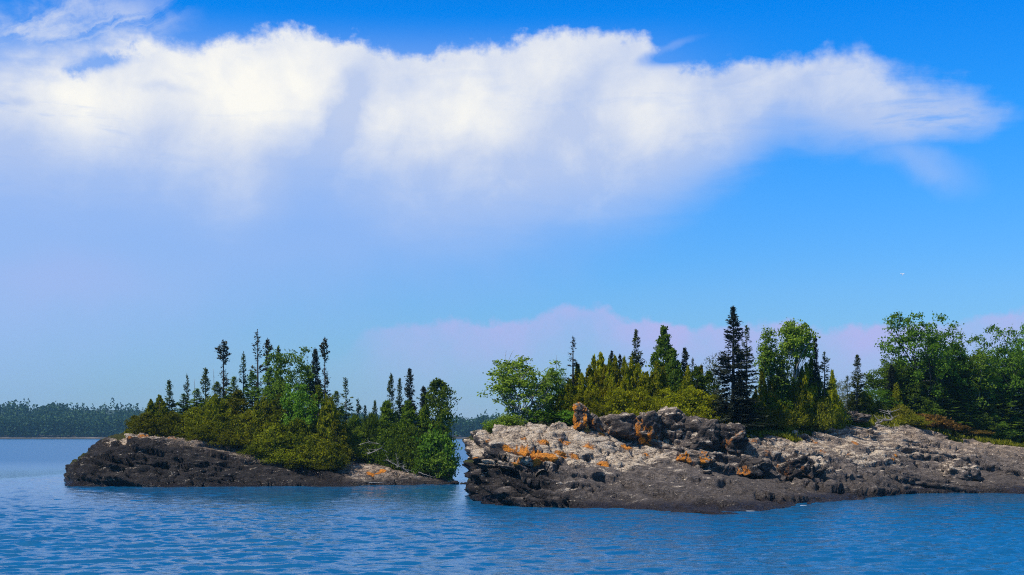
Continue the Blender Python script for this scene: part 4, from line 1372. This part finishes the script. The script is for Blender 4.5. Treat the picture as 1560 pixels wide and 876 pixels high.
for a in (
    ("spruce", 1382, 556, 118, 50), ("green_cedar", 1396, 575, 117.5, 56), ("spruce", 1418, 560, 118.5, 60), ("spruce", 1446, 552, 119.5, 62), ("spruce", 1436, 590, 118, 60), ("spruce", 1470, 560, 120, 62),
    ("spruce", 1466, 598, 119.2, 62), ("spruce", 1500, 566, 121, 62), ("spruce", 1496, 600, 120, 60), ("spruce", 1530, 562, 121.5, 62), ("spruce", 1528, 604, 120.6, 60), ("spruce", 1556, 570, 122, 62),
    ("spruce", 1558, 606, 121.2, 60), ("green_cedar", 1412, 606, 117.5, 54), ("green_cedar", 1480, 622, 119.4, 52), ("green_cedar", 1512, 626, 120, 52), ("green_cedar", 1546, 630, 120.8, 52), ("spruce", 1588, 580, 122, 60),
    ("green_cedar", 1450, 618, 118.7, 50)):
    plant(R_, a[0], a[1], a[2], a[3], a[4], SP if a[0] == "spruce" else CE,
          "dark evergreen in the dense woods beyond the bare sloping rock", "evergreens in the dense woods", cat="evergreen", crown=M_WOODS)
for a in (("leafy", 1376, 540, 119.5, 70), ("leafy", 1440, 520, 121, 70), ("leafy", 1540, 530, 124, 70), ("leafy", 1590, 520, 124, 70), ("leafy", 1500, 545, 122, 60), ("leafy", 1410, 545, 120, 60)):
    plant(R_, a[0], a[1], a[2], a[3], a[4], LT, "green leafy tree filling the woods beneath the big spreading crowns", "leafy trees of the woods", cat="tree")
for a in (("bush", 1316, 598, 113, 44, "rounded olive bush at the foot of the lone spruce on the saddle"), ("green_bush", 1338, 612, 113.5, 40, "green bush behind the bleached driftwood stump"),
          ("yellow_bush", 1389, 632, 112.5, 52, "bright yellow-green bush beside the bleached driftwood stump"), ("yellow_bush", 1372, 618, 113.6, 40, "yellow-green bush behind the bright one by the stump"),
          ("shrub", 776, 632, 88.6, 44, "fresh green shrub sprouting at the rim of the cliff, under the birch"), ("shrub", 752, 640, 88.5, 30, "small leafy shrub at the outermost rim of the cliff"),
          ("dark_shrub", 822, 622, 91.2, 60, "dark leafy undergrowth at the foot of the bushy birch"), ("dark_shrub", 858, 626, 91.8, 56, "dark leafy shrub between the birch and the upright boulder"),
          ("yellow_bush", 1110, 636, 94.8, 44, "flat yellow-green juniper at the foot of the great dark spruce"), ("yellow_bush", 1140, 634, 96.6, 44, "yellow-green juniper past the foot of the great dark spruce")):
    plant(R_, a[0], a[1], a[2], a[3], a[4], SH, a[5], cat="shrub")
for a in ((1406, 632, 114.6, 60), (1440, 645, 117.0, 60), (1424, 638, 115.6, 60), (1465, 655, 118.2, 56)):
    plant(R_, "rust", a[0], a[1], a[2], a[3], SH, "low rusty orange ground shrub between the bare rock and the dark woods", "rusty ground shrubs", cat="shrub")

# grass and low juniper that nobody could count, on the soil behind the bare rock
for land, n_g, lb in ((RIGHT, 22000, "yellow-green grass and moss along the top of the big island's rock"), (LEFT, 5000, "short grass at the edge of the small islet's thicket")):
    rng = np.random.default_rng(77)
    pxv = CX + F * land.V[:, 0] / land.V[:, 1]
    ok = np.nonzero((land.soil > 0.45) & (land.N[:, 2] > 0.4) & (land.V[:, 2] > 1.0) & (pxv > (1090 if land is RIGHT else 190)) & (pxv < 1600))[0]
    front = np.interp(pxv[ok], [90, 500, 700, 1090, 1200, 1260, 1330, 1400, 1480, 1560, 1900], [113, 113.5, 115, 92.3, 95.5, 102, 108, 112, 115.5, 116.5, 117])
    wgt = np.exp(-np.maximum(land.V[ok, 1] - front, 0) / 3.0)
    pk = rng.choice(ok, n_g, p=wgt / wgt.sum())
    P = land.V[pk] + rng.normal(0, 0.06, (n_g, 3))
    hgt_ = rng.uniform(0.14, 0.42, n_g) * (0.6 + 0.8 * np.clip(0.5 + fbm(P * 0.8, 3, 5), 0, 1))
    gs = LeafSet()
    D = rng.normal(0, 0.45, (n_g, 3)) + np.array([0, 0, 1.0])
    P[:, 2] += hgt_ * 0.35
    gs.add(P, D, hgt_, hgt_ * 0.36, rng)
    tag(link("grass", gs.mesh("grass"), M_GRASS), lb, "grass", None, "stuff")


# ------------------------------------------------------------------ water: one sheet, with real waves near the islands
def axis(lo_far, lo, hi, hi_far, d0, grow=1.16, d1=None):
    n = int((hi - lo) / d0)
    mid = list(np.linspace(lo, hi, n))
    a, d = [], d0
    x = lo
    while x > lo_far:
        d *= grow
        x -= d
        a.append(x)
    b, d, x = [], (d1 or d0), hi
    while x < hi_far:
        d *= grow
        x += d
        b.append(x)
    return np.array(a[::-1] + mid + b)


wx = axis(-5000, -46, 48, 5000, 0.155)
ya = np.linspace(34, 80, 460)
yb = np.linspace(80, 165, 480)[1:]
yl = axis(-2000, 30, 34, 34.01, 0.1)
yh, d_, x_ = [], 0.3, 165.0
while x_ < 7000:
    d_ *= 1.10
    x_ += d_
    yh.append(x_)
wy = np.concatenate([yl[yl < 33.95], ya, yb, np.array(yh)])
WX, WY = np.meshgrid(wx, wy, indexing='ij')
rng = np.random.default_rng(4)
Hh = np.zeros(WX.shape, np.float32)
core = (sstep(np.abs(WX), 47.5, 40) * sstep(WY, 30, 36) * sstep(WY, 165, 120)).astype(np.float32)
patch = (0.32 + 0.68 * sstep(WY, 90, 45)) * (0.9 + 0.5 * fbm(np.stack([WX.ravel() * 0.045, WY.ravel() * 0.022, np.zeros(WX.size)], 1), 3, 51).reshape(WX.shape))
i0, i1 = np.searchsorted(wx, (-47, 49))
j0, j1 = np.searchsorted(wy, (30, 165))
sx_, sy_ = WX[i0:i1, j0:j1].astype(np.float32), WY[i0:i1, j0:j1].astype(np.float32)
acc_ = np.zeros(sx_.shape, np.float32)
for k in range(100):
    lam = float(np.exp(rng.uniform(math.log(0.45), math.log(2.3)))) if k < 60 else rng.uniform(0.45, 0.9)
    th = math.radians(-90 + 18) + rng.normal(0, 0.40)
    kk = 2 * math.pi / lam
    amp = 0.0047 * lam ** 0.9
    ph = rng.uniform(0, 6.28)
    arg = kk * (math.cos(th) * sx_ + math.sin(th) * sy_) + ph + 0.6 * np.sin(0.11 * sx_ + 0.07 * sy_ + k)
    acc_ += (amp * (np.sin(arg) + 0.22 * np.sin(2 * arg + 1.57))).astype(np.float32)
Hh[i0:i1, j0:j1] = acc_ * core[i0:i1, j0:j1] * patch[i0:i1, j0:j1]
Vw = np.stack([WX.ravel(), WY.ravel(), Hh.ravel()], 1)
ii = np.arange(WX.size).reshape(WX.shape)
Qw = np.stack([ii[:-1, :-1], ii[1:, :-1], ii[1:, 1:], ii[:-1, 1:]], -1).reshape(-1, 4)


def water_material():
    m, t, out = new_mat("water")
    b = t.new('ShaderNodeBsdfPrincipled')
    P = t.new('ShaderNodeNewGeometry').outputs['Position']
    sp = t.new('ShaderNodeSeparateXYZ')
    t.l.new(P, sp.inputs[0])
    yy = sp.outputs[1]
    big = t.noise(t.mapping(P, (0.02, 0.012, 1)), 1.0, 4, 0.6)
    b.inputs['Base Color'].default_value = (0.004, 0.095, 0.228, 1)
    t.put(b.inputs['Roughness'], t.smooth(yy, 120, 220, 0.07, 0.30))
    b.inputs['IOR'].default_value = 1.333
    n1 = t.noise(t.mapping(P, (2.2, 3.4, 1), (0, 0, 0.2)), 1.0, 5, 0.6, 0.5)
    n2 = t.noise(t.mapping(P, (0.35, 0.5, 1), (0, 0, -0.15)), 1.0, 3, 0.55)
    bmp = t.new('ShaderNodeBump')
    t.put(bmp.inputs['Strength'], t.mul(t.smooth(big, 0.35, 0.62, 0.28, 0.70), t.smooth(yy, 115, 60, 0.22, 1.0)))
    bmp.inputs['Distance'].default_value = 0.10
    t.l.new(t.add(t.mul(n1, 1.0), t.mul(n2, 1.2)), bmp.inputs['Height'])
    t.l.new(bmp.outputs[0], b.inputs['Normal'])
    t.l.new(b.outputs[0], out.inputs[0])
    return m


water = link("water", mesh_from("water", Vw, Qw, True), water_material())
tag(water, "rippled blue lake water around the islands", "water", None, "structure")

# ------------------------------------------------------------------ the far shore
FX = np.linspace(-1500, 1500, 500)
FYr = np.array([-6, 0, 3, 8, 20, 60, 130, 220, 330, 480, 700.0])


def shore_y(x):
    return 1075 + 40 * np.sin(x * 0.004 + 1.0) * sstep(np.abs(x + 400), 100, 500) + 6 * np.sin(x * 0.05)


def hill_z(x, d):
    px = CX + F * x / 1080.0
    crest = np.interp(px, [-2200, -300, 0, 60, 120, 200, 400, 600, 690, 750, 900, 1500, 2200, 3500], [26, 22, 19, 17, 15, 13, 11, 6, 2.5, 1.5, 3, 9, 14, 10])
    n = fbm(np.stack([x * 0.012, d * 0.012, 0 * x], 1), 4, 91)
    return np.where(d <= 0, d * 0.4, 0.9 * sstep(d, 0, 3) + 1.2 * sstep(d, 3, 12) + (crest + 5 * n) * sstep(d, 10, 230) + 10 * sstep(d, 260, 700) * sstep(px, 560, 300))


GX, GD = np.meshgrid(FX, FYr, indexing='ij')
gz = hill_z(GX.ravel(), GD.ravel()) + 0.5 * fbm(np.stack([GX.ravel() * 0.1, GD.ravel() * 0.15, 0 * GX.ravel()], 1), 3, 93) * (GD.ravel() > 0)
Vh = np.stack([GX.ravel(), shore_y(GX.ravel()) + GD.ravel(), gz], 1)
ii = np.arange(GX.size).reshape(GX.shape)
Qh = np.stack([ii[:-1, :-1], ii[1:, :-1], ii[1:, 1:], ii[:-1, 1:]], -1).reshape(-1, 4)
m_, t_, o_ = new_mat("far_shore")
b_ = t_.new('ShaderNodeBsdfPrincipled')
sp_ = t_.new('ShaderNodeSeparateXYZ')
P_ = t_.new('ShaderNodeNewGeometry').outputs['Position']
t_.l.new(P_, sp_.inputs[0])
nz_ = t_.noise(P_, 0.06, 5, 0.6)
cc_ = t_.mix(t_.smooth(nz_, 0.45, 0.75), (0.055, 0.048, 0.042), (0.20, 0.17, 0.15))
cc_ = t_.mix(t_.smooth(t_.add(sp_.outputs[2], t_.mul(nz_, 2.0)), 3.6, 5.2), cc_, (0.025, 0.045, 0.018))
cc_ = t_.mix(t_.smooth(sp_.outputs[2], 0.9, 0.3), cc_, (0.03, 0.027, 0.025))
t_.l.new(cc_, b_.inputs['Base Color'])
b_.inputs['Roughness'].default_value = 0.9
t_.l.new(b_.outputs[0], o_.inputs[0])
hills = link("hills", mesh_from("hills", Vh, Qh, True), m_)
tag(hills, "low far shore with a pale rocky waterline", "shore", None, "structure")

rng = np.random.default_rng(8)
C_, D_, L_, W_, N_ = [], [], [], [], []
nt = 7500
tx = rng.uniform(-1100, 700, nt)
td = 9 + 190 * rng.random(nt) ** 1.5
tx[:3000] = rng.uniform(-620, 120, 3000)
td[:1800] = rng.uniform(7, 26, 1800)
tz = hill_z(tx, td)
ty = shore_y(tx) + td
for k in range(nt):
    h_ = rng.uniform(9, 16) * (1 + 0.13 * math.sin(tx[k] * 0.045 + 2 * math.sin(tx[k] * 0.013)) * math.sin(tx[k] * 0.11)) * (1.0 + 0.25 * (rng.random() < 0.06))
    con = rng.random() < 0.75
    r_ = h_ * (rng.uniform(0.17, 0.25) if con else rng.uniform(0.24, 0.36))
    n_ = 34
    zz_ = rng.random(n_)
    rad = r_ * ((1 - zz_) ** 0.8 + 0.06) if con else r_ * np.sqrt(np.clip(1 - (2 * zz_ - 1) ** 2, 0.05, 1))
    th_ = rng.uniform(0, 6.283, n_)
    zc = (0.08 + 0.92 * zz_) * h_ if con else (0.25 + 0.72 * zz_) * h_
    C_.append(np.stack([tx[k] + rad * np.cos(th_) * 0.8, ty[k] + rad * np.sin(th_) * 0.8, tz[k] + zc], 1))
    D_.append(np.stack([np.cos(th_), np.sin(th_), np.full(n_, 0.9 if not con else 0.2) + rng.normal(0, 0.5, n_)], 1))
    L_.append(np.full(n_, 2.4) * (0.5 + rad / r_ * 0.9))
    W_.append(np.full(n_, 1.6))
far = LeafSet()
C_, D_, L_, W_ = (np.concatenate(a) for a in (C_, D_, L_, W_))
far.add(C_, D_, L_, W_, rng, flat=0.3)
fo = link("far_forest", far.mesh("far_forest"), M_FAR)
tag(fo, "bluish band of forest covering the far shore", "forest", None, "stuff")

# ------------------------------------------------------------------ the air between
hv = bpy.data.meshes.new("haze")
x0, x1, y0, y1, z0, z1 = -1800, 1800, -60, 1900, -4, 62
hv.from_pydata([(x, y, z) for x in (x0, x1) for y in (y0, y1) for z in (z0, z1)], [], [(0, 1, 3, 2), (4, 6, 7, 5), (0, 4, 5, 1), (2, 3, 7, 6), (0, 2, 6, 4), (1, 5, 7, 3)])
m_, t_, o_ = new_mat("haze")
pv = t_.new('ShaderNodeVolumePrincipled')
pv.inputs['Color'].default_value = (0.30, 0.68, 1.0, 1)
pv.inputs['Density'].default_value = 0.00013
pv.inputs['Anisotropy'].default_value = 0.0
t_.l.new(pv.outputs[0], o_.inputs['Volume'])
hz = link("haze", hv, m_)
tag(hz, None, None, None, "stuff")

# ------------------------------------------------------------------ boulders, driftwood, birds, foam
import bmesh


def boulder(name, px0, px1, py0, py1, Y, label, seed, deep=0.9, squash=1.0, orange=0.0, pale=0.5, tan=0.4, dark=0.0, lean=0.0, planes=13, group=None, side=1.0, sub=5):
    rng = np.random.default_rng(seed)
    c = at((px0 + px1) / 2, Y, (py0 + py1) / 2)
    rx = (px1 - px0) / F * Y / 2
    rz = (py1 - py0) / F * Y / 2
    bm = bmesh.new()
    bmesh.ops.create_icosphere(bm, subdivisions=sub, radius=1.0)
    bm.verts.ensure_lookup_table()
    D = np.array([v.co[:] for v in bm.verts])
    T = np.array([[l.index for l in f.verts] for f in bm.faces])
    bm.free()
    n = rng.normal(0, 1, (planes, 3))
    n /= np.linalg.norm(n, axis=1, keepdims=True)
    dd = rng.uniform(0.72, 1.0, planes)
    q = D @ n.T
    r = np.min(np.where(q > 0.05, dd[None] / np.maximum(q, 0.05), 9.0), axis=1)
    r = np.minimum(r, 1.18)
    D2 = np.sign(D) * np.abs(D) ** 0.72
    V = D2 * r[:, None]
    V /= np.abs(V).max(0)
    V = V * np.array([rx, max(rx, rz) * deep, rz])
    Pw = V + c
    f1, f2, cid, tl = voronoi(Pw * np.array([1.5, 1.5, 1.9]), seed, True)
    V += D * (0.12 * fbm(Pw * 1.3, 3, seed) + 0.16 * (cid - 0.5) + 0.42 * tl - 0.14 * (1 - sstep(f2 - f1, 0, 0.14)) + 0.05 * fbm(Pw * 4.5, 3, seed + 3))[:, None]
    V[:, 0] += lean * V[:, 2]
    me = mesh_from(name, V, T, True)
    N = np.zeros_like(V)
    nn_ = np.cross(V[T[:, 1]] - V[T[:, 0]], V[T[:, 2]] - V[T[:, 0]])
    for k in range(3):
        np.add.at(N, T[:, k], nn_)
    N /= np.linalg.norm(N, axis=1, keepdims=True) + 1e-9
    nz = fbm(Pw * 1.7, 3, seed + 9)
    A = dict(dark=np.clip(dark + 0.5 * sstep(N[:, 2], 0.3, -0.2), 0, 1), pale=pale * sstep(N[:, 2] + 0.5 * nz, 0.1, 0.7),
             tan=tan * np.clip(0.7 + nz, 0, 1), orange=np.clip(orange * sstep(-N[:, 0] * side * 0.7 - N[:, 1] * 0.5 + 0.7 * nz - 0.3 * V[:, 2] / rz, 0.2, 0.8), 0, 1),
             wet=np.zeros(len(V)), soil=np.zeros(len(V)))
    for k, v_ in A.items():
        a_ = me.attributes.new(k, 'FLOAT', 'POINT')
        a_.data.foreach_set("value", np.ascontiguousarray(v_, np.float32))
    o = link(name, me, ROCK, loc=c)
    tag(o, label, "boulder" if "slab" not in name else "rock slab", group)
    return o


G_ = "boulders along the ridge"
boulder("boulder", 872, 899, 612, 654, 88.2, "upright boulder with an orange-stained face, standing first on the ridge", 1, orange=0.85, pale=0.5, group=G_)
boulder("boulder", 894, 917, 624, 658, 88.2, "tilted grey boulder leaning against the upright orange-faced one", 2, lean=-0.3, orange=0.5, group=G_)
boulder("boulder", 912, 980, 624, 676, 89.3, "long flat-topped boulder between the leaning one and a deep dark cleft", 3, dark=0.25, orange=0.35, group=G_)
boulder("boulder", 966, 1012, 624, 684, 88.8, "rounded boulder with a rusty orange lower face over the dark cleft", 4, orange=0.62, dark=0.3, group=G_)
boulder("boulder", 998, 1044, 620, 678, 89.4, "pale-capped highest boulder overhanging the shadowed hollow", 5, pale=0.7, dark=0.3, orange=0.3, group=G_)
boulder("boulder", 1034, 1098, 634, 694, 89.0, "broad rough grey boulder, biggest of the row on the ridge", 6, dark=0.35, pale=0.4, group=G_)
boulder("boulder", 1088, 1136, 645, 704, 89.0, "squarish dark boulder with a small orange patch, last of the row before the great spruce", 7, dark=0.5, orange=0.45, pale=0.35, group=G_)
boulder("boulder", 1030, 1090, 684, 712, 86.6, "low wedge of rock with a bright orange nose under the broad grey boulder", 8, orange=0.75, tan=0.8, pale=0.4)
boulder("boulder", 1064, 1086, 717, 733, 83.3, "small loose dark boulder alone on the smooth lower slope", 10, dark=0.5, pale=0.7, sub=4)
boulder("rock_slab", 1260, 1326, 626, 646, 107.0, "flat grey slab of rock under the grassy saddle, beside the driftwood stump", 11, pale=0.5, tan=0.5)
boulder("boulder", 1320, 1332, 652, 662, 104.0, "small whitish stone on the rock below the driftwood stump", 12, pale=1.3, sub=3)
boulder("boulder", 1180, 1244, 690, 738, 89.2, "black craggy boulder with a bright orange spot by a dark hollow", 13, dark=0.8, orange=0.4, pale=0.3)
boulder("boulder", 1122, 1172, 700, 728, 87.2, "low dark boulder with an orange edge in front of the squarish one", 15, dark=0.6, orange=0.55, pale=0.3)
boulder("boulder", 1426, 1490, 698, 742, 98.8, "big round-shouldered grey boulder sunk in the far slope", 14, pale=0.55, tan=0.5, dark=0.1)
boulder("low_rock", 676, 702, 733.5, 741, 112.0, "low dark rock awash beside the islet's end in the channel", 16, dark=1.0, pale=0, tan=0, sub=4)
boulder("low_rock", 701, 724, 735.8, 739.5, 112.5, "sliver of dark rock just breaking the water in mid-channel", 17, dark=1.0, pale=0, tan=0, sub=4)


def driftwood(name, pts, r0, label, seed, twigs=6, tl=0.5, cat="driftwood"):
    """A bleached bough through photo points (px, py, distance), with broken side twigs."""
    r = r0 * 0.5
    rng = np.random.default_rng(seed)
    P = np.array([at(p[0], p[2], p[1]) for p in pts])
    n = 4 * len(P)
    s = np.linspace(0, len(P) - 1, n)
    Q_ = np.stack([np.interp(s, range(len(P)), P[:, k]) for k in range(3)], 1)
    Q_ += rng.normal(0, r * 0.35, Q_.shape)
    mb = MB()
    o0 = P[0].copy()
    mb.tube(Q_ - o0, np.linspace(r, r * 0.35, n), 7)
    for k in range(twigs):
        i = rng.integers(1, n)
        d = rng.normal(0, 1, 3)
        d[2] = abs(d[2]) * 0.7
        d /= np.linalg.norm(d)
        ln = tl * rng.uniform(0.4, 1.1)
        a = Q_[i] - o0
        mb.tube([a, a + d * ln * 0.5 + rng.normal(0, 0.05, 3), a + d * ln + rng.normal(0, 0.06, 3)], [r * 0.45, r * 0.3, r * 0.12], 5)
    o = link(name, mb.mesh(name), M_GREYWOOD, loc=o0)
    tag(o, label, cat)
    return o


driftwood("driftwood_log", [(547, 678, 113.6), (562, 673, 113.6), (580, 677, 113.8)], 0.07, "grey bough lying highest on the driftwood slope, under the dark evergreens", 1, 4)
driftwood("driftwood_log", [(560, 692, 112.9), (570, 688, 112.8), (580, 683, 112.9), (592, 690, 113.0)], 0.08, "crooked pale bough in the shade just below the highest grey one", 2, 7, 0.6)
driftwood("dead_branch", [(605, 712, 112.8), (605, 700, 112.8), (603, 691, 112.8)], 0.07, "short pale stub standing upright among the driftwood", 3, 3, 0.35)
driftwood("driftwood_log", [(588, 700, 112.4), (602, 708, 112.2), (622, 716, 112.1)], 0.08, "tangled bleached limb with many twigs below the upright stub", 4, 14, 0.7)
driftwood("driftwood_log", [(612, 712, 112.4), (626, 722, 112.0), (640, 730, 111.8)], 0.07, "bleached twiggy bough sliding down to the water beside the tangled limb", 5, 10, 0.6)
driftwood("driftwood_log", [(637, 719, 112.9), (650, 724, 112.8), (664, 728, 112.9)], 0.08, "straight pale log pointing at the leaning green shrub", 6, 3, 0.4)
driftwood("driftwood_log", [(562, 735, 109.0), (575, 735, 108.9), (589, 734, 109.0)], 0.09, "whitish log lying along the waterline of the small islet", 7, 1, 0.3)
driftwood("tree_stump", [(1330, 648, 108.5), (1345, 641, 108.5), (1358, 640, 108.6), (1357, 625, 108.6)], 0.16, "bleached uprooted stump with a sharp upright spike and tangled roots", 8, 18, 1.0, "stump")
driftwood("driftwood_log", [(1326, 654, 107.2), (1340, 647, 107.6), (1352, 652, 107.2), (1368, 656, 107.4)], 0.10, "bleached root log lying in front of the uprooted stump", 9, 8, 0.6)


def bird_mesh():
    me = bpy.data.meshes.new("bird_skeleton")
    vs = [(0, 0, 0), (0.16, 0, 0.02), (0.26, 0, 0.05), (0.34, 0, 0.045), (-0.16, 0, 0.01), (-0.30, 0, 0.0),
          (0.06, 0.16, 0.09), (0.08, 0.36, 0.17), (-0.02, 0.66, 0.12), (0.06, -0.16, 0.09), (0.08, -0.36, 0.17), (-0.02, -0.66, 0.12)]
    vs = [(y_, x_, z_) for (x_, y_, z_) in vs]
    es = [(0, 1), (1, 2), (2, 3), (0, 4), (4, 5), (0, 6), (6, 7), (7, 8), (0, 9), (9, 10), (10, 11)]
    me.from_pydata(vs, es, [])
    o = bpy.data.objects.new("bird_skeleton", me)
    COL.objects.link(o)
    m = o.modifiers.new("skin", 'SKIN')
    rad = [(.1, .1), (.09, .09), (.06, .06), (.015, .015), (.07, .06), (.08, .02), (.11, .03), (.10, .025), (.03, .01), (.11, .03), (.10, .025), (.03, .01)]
    for v_, r_ in zip(me.skin_vertices[0].data, rad):
        v_.radius = r_
    me.skin_vertices[0].data[0].use_root = True
    s_ = o.modifiers.new("sub", 'SUBSURF')
    s_.levels = 2
    dg = bpy.context.evaluated_depsgraph_get()
    out_ = bpy.data.meshes.new_from_object(o.evaluated_get(dg))
    bpy.data.objects.remove(o)
    return out_


def plumage(name, c1):
    m, t, out = new_mat(name)
    b = t.new('ShaderNodeBsdfPrincipled')
    n = t.noise(t.new('ShaderNodeTexCoord').outputs['Object'], 9.0, 3)
    t.l.new(t.mix(n, c1, tuple(c * 0.8 for c in c1)), b.inputs['Base Color'])
    b.inputs['Roughness'].default_value = 0.8
    t.l.new(b.outputs[0], out.inputs[0])
    return m


bm1 = bird_mesh()
bm2 = bm1.copy()
for nm, me, mt, px, py, Y, rz, sc, lb in (
        ("gull", bm1, plumage("white_feathers", (0.8, 0.8, 0.8)), 1374.5, 418, 260, 0.35, 0.85, "white gull flying alone high over the far woods"),
        ("bird", bm2, plumage("dark_feathers", (0.035, 0.033, 0.035)), 386, 527, 230, 2.4, 0.75, "tiny dark bird flying beside the tallest bare-stemmed spruce")):
    o = link(nm, me, mt, loc=at(px, Y, py))
    o.rotation_euler = (1.0, 0.0, rz)
    o.scale = (sc, sc, sc)
    tag(o, lb, "bird")

rng = np.random.default_rng(31)
fv, fq = [], []
for (px, py, wd, dp) in ((1138, 778.2, 0.42, 0.06), (1152, 776.4, 0.22, 0.05), (1224, 769.6, 0.2, 0.05)):
    Y = CAMH * F / (py - HY) - 0.2
    x = (px - CX) / F * Y
    k = 24
    th = np.linspace(0, 6.283, k, endpoint=False)
    rr = rng.uniform(0.35, 1.15, k)
    for ring, z_ in ((1.0, 0.0), (0.6, 0.015)):
        fv += [(x + wd * ring * rr[i] * math.cos(th[i]), Y + dp * ring * rr[i] * math.sin(th[i]), z_) for i in range(k)]
    b0 = len(fv) - 2 * k
    fq += [[b0 + i, b0 + (i + 1) % k, b0 + k + (i + 1) % k, b0 + k + i] for i in range(k)]
    fq += [[b0 + k + i, b0 + k + i + 1, b0 + k + (k - 2 - i), b0 + k + (k - 1 - i)] for i in range(k // 2 - 1)]
m_, t_, o_ = new_mat("foam")
b_ = t_.new('ShaderNodeBsdfPrincipled')
t_.l.new(t_.mix(t_.noise(t_.new('ShaderNodeNewGeometry').outputs['Position'], 7.0, 4), (0.25, 0.32, 0.38), (0.65, 0.68, 0.72)), b_.inputs['Base Color'])
b_.inputs['Roughness'].default_value = 0.7
t_.l.new(b_.outputs[0], o_.inputs[0])
fo_ = link("foam", mesh_from("foam", np.array(fv), np.array(fq), True), m_)
tag(fo_, "flecks of white foam where ripples meet the big island", "foam", None, "stuff")
